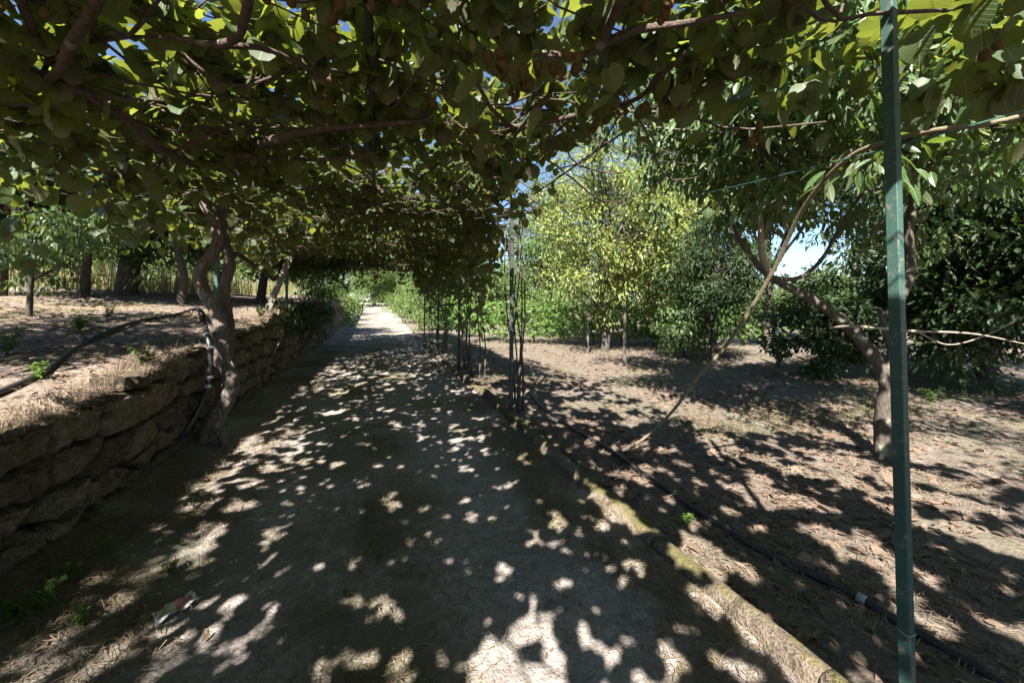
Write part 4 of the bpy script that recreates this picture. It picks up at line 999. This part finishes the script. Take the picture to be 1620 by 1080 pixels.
# fallen fruit
fp = G(778, 819); fp[2] = float(z_track(np.array(fp[0]), np.array(fp[1]))) + .018
ff = thing('fallen_fruit', 'small yellow fallen fruit lying on the shaded track', 'fruit', fp)
o = link('flesh', FM.copy(), ff); o.data.materials.clear(); o.data.materials.append(M['yellow_fruit']); o.scale = (.046, .046, .05); o.rotation_euler = (1.2, .3, 0)
add_tube('stalk', ff, [fp + [.0, -.022, .006], fp + [.004, -.032, .012]], [.003, .002], M['cane'], n=2, k=6)
# wrapper
wp = G(278, 958); wp[2] = float(z_track(np.array(wp[0]), np.array(wp[1]))) + .02
wr = thing('paper_wrapper', 'crumpled white, red and yellow wrapper lying at the track edge', 'litter', wp)
def wsheet(name, x0, x1, y0, y1, mat, dz):
    xs = np.linspace(x0, x1, 9); yy = np.linspace(y0, y1, 7); X, Y = np.meshgrid(xs, yy)
    Z = .012 * np.sin(X * 60 + Y * 40) + .01 * np.sin(Y * 90) + dz
    a = .75; V = np.stack([(X * math.cos(a) - Y * math.sin(a)).ravel(), (X * math.sin(a) + Y * math.cos(a)).ravel(), Z.ravel()], 1)
    i = np.arange(6)[:, None] * 9; j = np.arange(8)[None]
    link(name, me_build(name, V, [np.stack([i + j, i + j + 1, i + 9 + j + 1, i + 9 + j], -1).reshape(-1, 4)], mat), wr)
wsheet('backing', -.09, .09, -.06, .06, M['paper'], 0); wsheet('red_print', .0, .075, -.03, .035, M['paper_red'], .003); wsheet('yellow_print', -.075, -.005, -.03, .03, M['paper_yellow'], .003)
st = thing('garden_string', 'thin pale green string lying on the orchard floor', 'string', G(1180, 672))
add_tube('strand', st, [G(1145, 660) + [0, 0, .05], G(1180, 671) + [0, 0, .06], G(1222, 684) + [0, 0, .05]], [.004, .004], M['string'], n=12, k=6)
stx = thing('dead_stick', 'thin dead stick leaning against the foot of the stone wall', 'stick', G(108, 828))
add_tube('stem', stx, [G(108, 830), W(95, 790, 2.75), W(68, 738, 2.78), W(58, 720, 2.8)], [.010, .009, .007, .004], M['dead'], n=18, k=7, gnarl=.06)
add_tube('side_twig', stx, [W(68, 738, 2.78), W(45, 735, 2.78)], [.005, .003], M['dead'], n=4, k=5)
stx2 = thing('dead_stick', 'thin pale dead stick leaning on the wall past the gnarled trunk', 'stick', G(414, 640))
add_tube('stem', stx2, [G(412, 608), W(428, 570, 7.0), W(450, 525, 7.1)], [.012, .010, .006], M['dead'], n=14, k=6, gnarl=.06)
add_tube('side_twig', stx2, [W(428, 570, 7.0), W(442, 560, 6.9)], [.006, .003], M['dead'], n=4, k=5)

rc_ = W(85, 640, 2.62); rt = thing('root_clump', 'clump of dry curled brown roots hanging over the near wall top', 'roots', rc_); ps = []
for k in range(150):
    a0 = rc_ + np.array([rng.normal(.0, .03), rng.normal(0, .09), rng.uniform(-.02, .08)]); e = a0 + np.array([rng.uniform(0, .08), rng.normal(0, .05), -rng.uniform(.03, .16)])
    ps.append(tube([a0, (a0 + e) / 2 + rng.normal(0, .025, 3), e + rng.normal(0, .01, 3)], [.0022, .001], n=7, k=3, cap=False))
V, f, u_, r_ = merge(ps); link('rootlets', me_build('rootlets', V - rc_, f, M['straw'], u_, r_), rt, kind='stuff')
for k in range(3):
    a0 = rc_ + np.array([.0, rng.normal(0, .08), .02]); add_tube('root', rt, [a0, a0 + [.05, .02, -.05], a0 + [.06, .05, -.25]], [.006, .005, .003], M['dead'], n=12, k=6, gnarl=.08)

# hanging fruit of the sunlit citrus tree (parts of it)
ct = [o for o in COL.objects if o.get('label', '').startswith('sunlit citrus tree')][0]
lm = FM.copy(); lm.materials.clear(); lm.materials.append(M['lemon'])
cb = np.array(ct.location)
for (u, v) in [(147, 246), (206, 296), (168, 268), (120, 290), (236, 255), (182, 235)]:
    o = link('fruit', lm, ct); o.location = W(u, v, 6.5) - cb; o.scale = (.075, .075, .075); o.rotation_euler = (rng.random(), rng.random(), 0)

# ------------------------------------------------------------------ ground cover
def blade_cloud(P, h, wd, lean, rnd):
    n = len(P); a = rng.random(n) * 6.283
    dirv = np.stack([np.cos(a), np.sin(a), np.zeros(n)], 1); side = np.stack([-np.sin(a), np.cos(a), np.zeros(n)], 1)
    up = np.array([0, 0, 1.0])
    v0 = P - side * wd[:, None] / 2; v1 = P + side * wd[:, None] / 2
    md = P + up * (h * .6)[:, None] + dirv * (lean * h * .35)[:, None]
    v2 = md + side * wd[:, None] * .35; v3 = md - side * wd[:, None] * .35
    v4 = P + up * (h * (1 - .35 * lean))[:, None] + dirv * (lean * h)[:, None]
    V = np.stack([v0, v1, v2, v3, v4], 1).reshape(-1, 3); o = (np.arange(n) * 5)[:, None]
    return V, [o + np.array([[0, 1, 2, 3]]), o + np.array([[3, 2, 4]])], np.tile([[0, 0], [.3, 0], [.3, .5], [0, .5], [.2, 1]], (n, 1)), np.repeat(rnd, 5)
def cover(name, label, parts, mat):
    V, f, u_, r_ = merge(parts); return link(name, me_build(name, V, f, mat, u_, r_), kind='stuff', label=label, category=name.replace('_', ' '))
def scatter(n, x0, x1, y0, y1, zf, decay=4.0, mask=None, power=None):
    x = rng.uniform(x0, x1, n); y_ = rng.uniform(y0, y1, n)
    d = np.hypot(x, y_); k = rng.random(n) < np.clip(np.exp(-(d - 2.5) / decay), .0, 1)
    if mask is not None: k &= rng.random(n) < mask(x, y_)
    x, y_ = x[k], y_[k]
    return np.stack([x, y_, zf(x, y_)], 1)
def straws(P, lmin=.03, lmax=.11, wmin=.0008, wmax=.0023):
    n = len(P); a = rng.random(n) * 6.283; t = rng.normal(0, .16, n)
    ax = np.stack([np.cos(a) * np.cos(t), np.sin(a) * np.cos(t), np.sin(t)], 1); L = rng.uniform(lmin, lmax, n); wd = rng.uniform(wmin, wmax, n)
    side = np.stack([-np.sin(a), np.cos(a), rng.normal(0, .4, n)], 1)
    c = P + [0, 0, .008] + np.array([0, 0, 1]) * rng.uniform(0, .02, n)[:, None]
    bend = np.array([0, 0, 1.0]) * (rng.normal(0, .10, n) * L)[:, None]
    V = np.stack([c - ax * L[:, None] / 2 - side * wd[:, None], c - ax * L[:, None] / 2 + side * wd[:, None], c + bend + side * wd[:, None], c + bend - side * wd[:, None], c + ax * L[:, None] / 2], 1).reshape(-1, 3)
    o = (np.arange(n) * 5)[:, None]
    return V, [o + np.array([[0, 1, 2, 3]]), o + np.array([[3, 2, 4]])], np.tile([[.2, .5]] * 5, (n, 1)), np.repeat(rng.random(n), 5)
def fallen(P, smin, smax, tm=ELL, tilt=.45):
    n = len(P); a = rng.random(n) * 6.283
    ax = np.stack([np.cos(a), np.sin(a), rng.normal(0, .25, n)], 1); nr = np.stack([rng.normal(0, tilt, n), rng.normal(0, tilt, n), np.ones(n)], 1)
    return leaf_cloud(P + [0, 0, .012], ax, nr, rng.uniform(smin, smax, n), tm)
def clumpmask(sc, thr, seed, soft=.12): return lambda x, y_: np.clip((fbm(x * sc, y_ * sc, seed, 3) - thr) / soft, 0, 1)
# orchard floor
P = scatter(220000, 1.82, 11, .3, 13, z_orch, 5.5, clumpmask(1.1, .33, 91, .2))
cover('straw_litter', 'dry straw and clippings strewn over the orchard floor', [straws(P)], M['straw'])
P = scatter(70000, 1.82, 12, .3, 15, z_orch, 7, clumpmask(.9, .36, 92, .2))
cover('leaf_litter', 'brown fallen leaves scattered over the orchard floor', [fallen(P, .03, .085), fallen(P[::9] + [.02, .03, 0], .06, .11, KIWI_LO)], M['brown'])
# track: grass strip in the middle, straw along the edges
edge_l = lambda x, y_: np.clip((-.85 - x) / .35, 0, 1) * clumpmask(1.6, .30, 93)(x, y_)
edge_r = lambda x, y_: np.clip((x - 1.05) / .3, 0, 1) * clumpmask(1.8, .34, 94)(x, y_)
cen = lambda x, y_: np.exp(-((x + .05) / .3)**2) * clumpmask(1.3, .36, 95)(x, y_)
P = scatter(120000, -2.0, 1.66, .5, 12, z_track, 5.0, lambda x, y_: np.clip(edge_l(x, y_) * 1.2 + edge_r(x, y_) * .6 + .35 * cen(x, y_) + .03, 0, 1))
cover('track_straw', 'dry straw lying along the edges of the dirt track', [straws(P, .03, .10)], M['straw'])
P = scatter(260000, -2.0, 1.66, .5, 14, z_track, 5.0, lambda x, y_: np.clip(1.0 * cen(x, y_) + .9 * edge_r(x, y_) + .7 * edge_l(x, y_), 0, 1) * clumpmask(2.6, .40, 108, .12)(x, y_))
cover('dead_grass', 'matted brown dead grass on the middle strip and edges of the track', [straws(P, .03, .10, .0007, .0018)], M['mat'])
P = scatter(8000, -2.0, 1.66, .5, 12, z_track, 5.0, lambda x, y_: np.clip(edge_l(x, y_) + edge_r(x, y_) + .15, 0, 1))
cover('track_leaves', 'small dry leaves fallen on the dirt track', [fallen(P, .02, .055)], M['brown'])
P = scatter(110000, -2.0, 1.66, .6, 26, z_track, 7.0, lambda x, y_: np.clip(.9 * cen(x, y_) + .45 * edge_r(x, y_) + .35 * edge_l(x, y_), 0, 1))
n = len(P); cover('track_grass', 'short sparse grass growing on the middle and edges of the track', [blade_cloud(P, rng.uniform(.02, .085, n), rng.uniform(.0025, .005, n), rng.uniform(.2, 1.1, n), rng.random(n))], M['grass'])
P = scatter(24000, -1.9, 1.6, .5, 10, z_track, 4.0, lambda x, y_: .25 + .75 * clumpmask(2.2, .40, 105)(x, y_)); n = len(P)
tv = np.array([[1, 0, 0], [-1, 0, 0], [0, 1, 0], [0, -1, 0], [0, 0, .7], [0, 0, -.6]], float)
tf = np.array([[0, 2, 4], [2, 1, 4], [1, 3, 4], [3, 0, 4]]); aa = rng.random(n) * 6.28; rs = .0025 + .011 * rng.random(n)**4
sx, sy, sz_ = rng.uniform(.7, 1.3, (3, n))
lv = np.stack([tv[None, :, 0] * sx[:, None], tv[None, :, 1] * sy[:, None], tv[None, :, 2] * sz_[:, None]], -1) * rs[:, None, None]
lv = np.stack([lv[..., 0] * np.cos(aa)[:, None] - lv[..., 1] * np.sin(aa)[:, None], lv[..., 0] * np.sin(aa)[:, None] + lv[..., 1] * np.cos(aa)[:, None], lv[..., 2]], -1) + P[:, None, :]
cover('track_pebbles', 'small loose stones lying on the dirt track', [(lv.reshape(-1, 3), [(tf[None] + (np.arange(n) * 6)[:, None, None]).reshape(-1, 3)], None, np.repeat(rng.random(n), 6))], M['pillar'])
# orchard grass further back
P = scatter(140000, 1.85, 14, 3.2, 17, z_orch, 8.0, clumpmask(.8, .44, 96, .14)); n = len(P)
cover('orchard_grass', 'thin green and dry grass tufts on the orchard floor', [blade_cloud(P, rng.uniform(.03, .13, n), rng.uniform(.003, .006, n), rng.uniform(.2, .9, n), rng.random(n))], M['grass'])
# terrace
P = scatter(100000, -8, -2.15, .8, 12, z_terr, 5.0, clumpmask(1.2, .34, 97, .2))
cover('terrace_straw', 'dry straw strewn over the terrace above the wall', [straws(P)], M['straw'])
P = scatter(36000, -9, -2.15, .8, 12, z_terr, 5.0, clumpmask(1.0, .36, 98, .2))
cover('terrace_leaves', 'brown fallen leaves covering the terrace floor', [fallen(P, .04, .1)], M['brown'])
P = scatter(22000, -9, -2.15, 1, 14, z_terr, 7.0, clumpmask(.9, .52, 99, .1)); n = len(P)
cover('terrace_grass', 'sparse green grass tufts on the terrace', [blade_cloud(P, rng.uniform(.03, .14, n), rng.uniform(.003, .006, n), rng.uniform(.2, .9, n), rng.random(n))], M['grass'])
ya = rng.uniform(1.5, 13, 12000); k = rng.random(12000) < np.clip((fbm(ya * 1.9, ya * 0 + 3, 107, 3) - .42) / .1, 0.05, 1) * np.exp(-(ya - 3) / 6).clip(0, 1)
ya = ya[k]; n = len(ya); xa = -2.0 - rng.random(n)**1.5 * .35; P = np.stack([xa, ya, z_terr(np.minimum(xa, -2.12), ya) + .02], 1)
V, f, u_, r_ = blade_cloud(P, rng.uniform(.04, .15, n), rng.uniform(.002, .005, n), rng.uniform(.5, 1.6, n), rng.random(n))
cover('wall_top_grass', 'dry grass and rootlets tufting over the top edge of the stone wall', [(V, f, u_, r_), straws(P, .06, .16)], M['straw'])
# tall dry grass field
x = rng.uniform(-34, -4.6, 45000); y_ = rng.uniform(10, 36, 45000); k = (-x * .55 + y_ > 13.5 + 2 * fbm(x, y_, 101)) & (x < -4.6 - .0 * y_) & (rng.random(45000) < np.exp(-(np.hypot(x, y_) - 12) / 18))
x, y_ = x[k], y_[k]; P = np.stack([x, y_, z_terr(x, y_)], 1); n = len(P); sc_ = .6 + .7 * fbm(x * .4, y_ * .4, 103)
cover('field_grass', 'tall pale dry grass in the sunlit field beyond the terrace trees', [blade_cloud(P, rng.uniform(.5, 1.1, n) * sc_, rng.uniform(.012, .03, n), rng.uniform(.1, .6, n), rng.random(n))], M['dry'])
P2_ = P[rng.random(n) < .25]; n = len(P2_)
cover('field_weeds', 'green weeds growing through the dry field grass', [leaf_cloud(P2_ + np.stack([rng.normal(0, .1, n), rng.normal(0, .1, n), rng.uniform(.1, .9, n)], 1), rng.normal(0, 1, (n, 3)), rng.normal(0, .5, (n, 3)) + [0, 0, 1], rng.uniform(.08, .2, n), ELL)], M['weed'])

# weeds: individual leafy plants
def weed(p, n, hgt, label, seed, mat='weed'):
    r2 = np.random.default_rng(seed); root = thing('weed', label, 'weed', p, 'leafy weeds'); b0 = base_of(root)
    tips = []
    for i in range(n):
        a = r2.random() * 6.28; e = p + np.array([math.cos(a) * hgt * .55 * r2.random(), math.sin(a) * hgt * .55 * r2.random(), hgt * r2.uniform(.55, 1)])
        V, f, u_, r_ = tube([p, (p + e) / 2 + r2.normal(0, .01, 3), e], [.003, .0018], n=7, k=4); link('stem', me_build('stem', V - b0, f, M[mat], u_, r_), root)
        C = spline([p, (p + e) / 2, e], 9)[2:]
        tips.append(np.repeat(C, 3, 0))
    Q = np.concatenate(tips); m = len(Q); a = r2.random(m) * 6.28
    V, f, u_, r_ = leaf_cloud(Q, np.stack([np.cos(a), np.sin(a), r2.normal(.15, .3, m)], 1), np.stack([-.4 * np.cos(a), -.4 * np.sin(a), np.ones(m)], 1), hgt * r2.uniform(.16, .3, m), ELL)
    link('foliage', me_build('foliage', V - b0, f, M[mat], u_, r_), root, kind='stuff')
def TT(u, v, h=.0):
    p = G(u, v); p[2] = float(z_track(np.array(p[0]), np.array(p[1]))); return p
wl = [(30, 985, 8, .16, 'green leafy weed at the wall foot, nearest the bottom left corner'), (75, 965, 7, .13, 'small green weed right of the largest weed by the wall foot'), (135, 985, 7, .10, 'low green weed between the wall foot and the crumpled wrapper'), (110, 925, 6, .13, 'green weed growing at the foot of the wall, nearest the leaning stick'), (270, 905, 5, .09, 'small green weed above the crumpled wrapper'), (600, 880, 4, .06, 'tiny green weed on the middle of the shaded track'), (545, 940, 3, .05, 'tiny green weed on the track, nearest the camera'), (165, 880, 5, .12, 'thin green weed on the lit strip below the wall')]
for i, (u, v, n, h, lb) in enumerate(wl): weed(TT(u, v), n, h, lb, 300 + i)
tl = [(232, 585, 8, .26, 'tall wispy weed growing on top of the wall before gnarled trunk'), (125, 525, 8, .28, 'bushy weed beside the hose on the terrace'), (12, 560, 7, .3, 'leafy weed at left picture edge on the terrace'), (170, 505, 7, .22, 'weed on the terrace just behind the hose'), (60, 600, 6, .16, 'low weed between hose and wall edge')]
for i, (u, v, n, h, lb) in enumerate(tl): weed(TP(u, v) - [0, 0, .03], n, h, lb, 330 + i)
p = G(1085, 835); p[2] = float(z_orch(p[0], p[1])); weed(p, 4, .12, 'small weed beside the black hose on the orchard floor', 350)
p = W(1255, 560, 6); p = G(1470, 640); weed(p, 5, .3, 'leafy seedling right of the nearest green post', 351, 'chest')
# ivy on the far wall end
iv = thing('ivy', 'dark leafy ivy hanging over the far end of the stone wall', 'ivy', (-2.0, 12, 1.2)); b0 = base_of(iv)
n = 2600; y_ = rng.uniform(8.5, 19, n); s = rng.random(n); P = np.stack([-1.92 + rng.normal(0, .07, n) - .5 * (s < .35) * rng.random(n), y_, np.where(s < .35, 1.5, .9 + .65 * rng.random(n)) + .12 * rng.normal(size=n)], 1)
P = P[rng.random(n) < np.clip((y_ - 8) / 4, .1, 1)]; n = len(P)
V, f, u_, r_ = leaf_cloud(P, np.stack([np.full(n, .5), rng.normal(0, .5, n), -np.ones(n)], 1), np.stack([np.ones(n), rng.normal(0, .5, n), rng.normal(.4, .4, n)], 1), rng.uniform(.06, .12, n), KIWI_LO)
link('foliage', me_build('foliage', V - b0, f, M['dark'], u_, r_), iv, kind='stuff')
for k in range(5):
    yy = 9.5 + 1.8 * k; add_tube('stem', iv, [(-1.98, yy, .35), (-1.95, yy + .2, .8), (-2.0, yy + .1, 1.35)], [.012, .009, .006], M['bark_dark'], n=10, k=6, gnarl=.06)
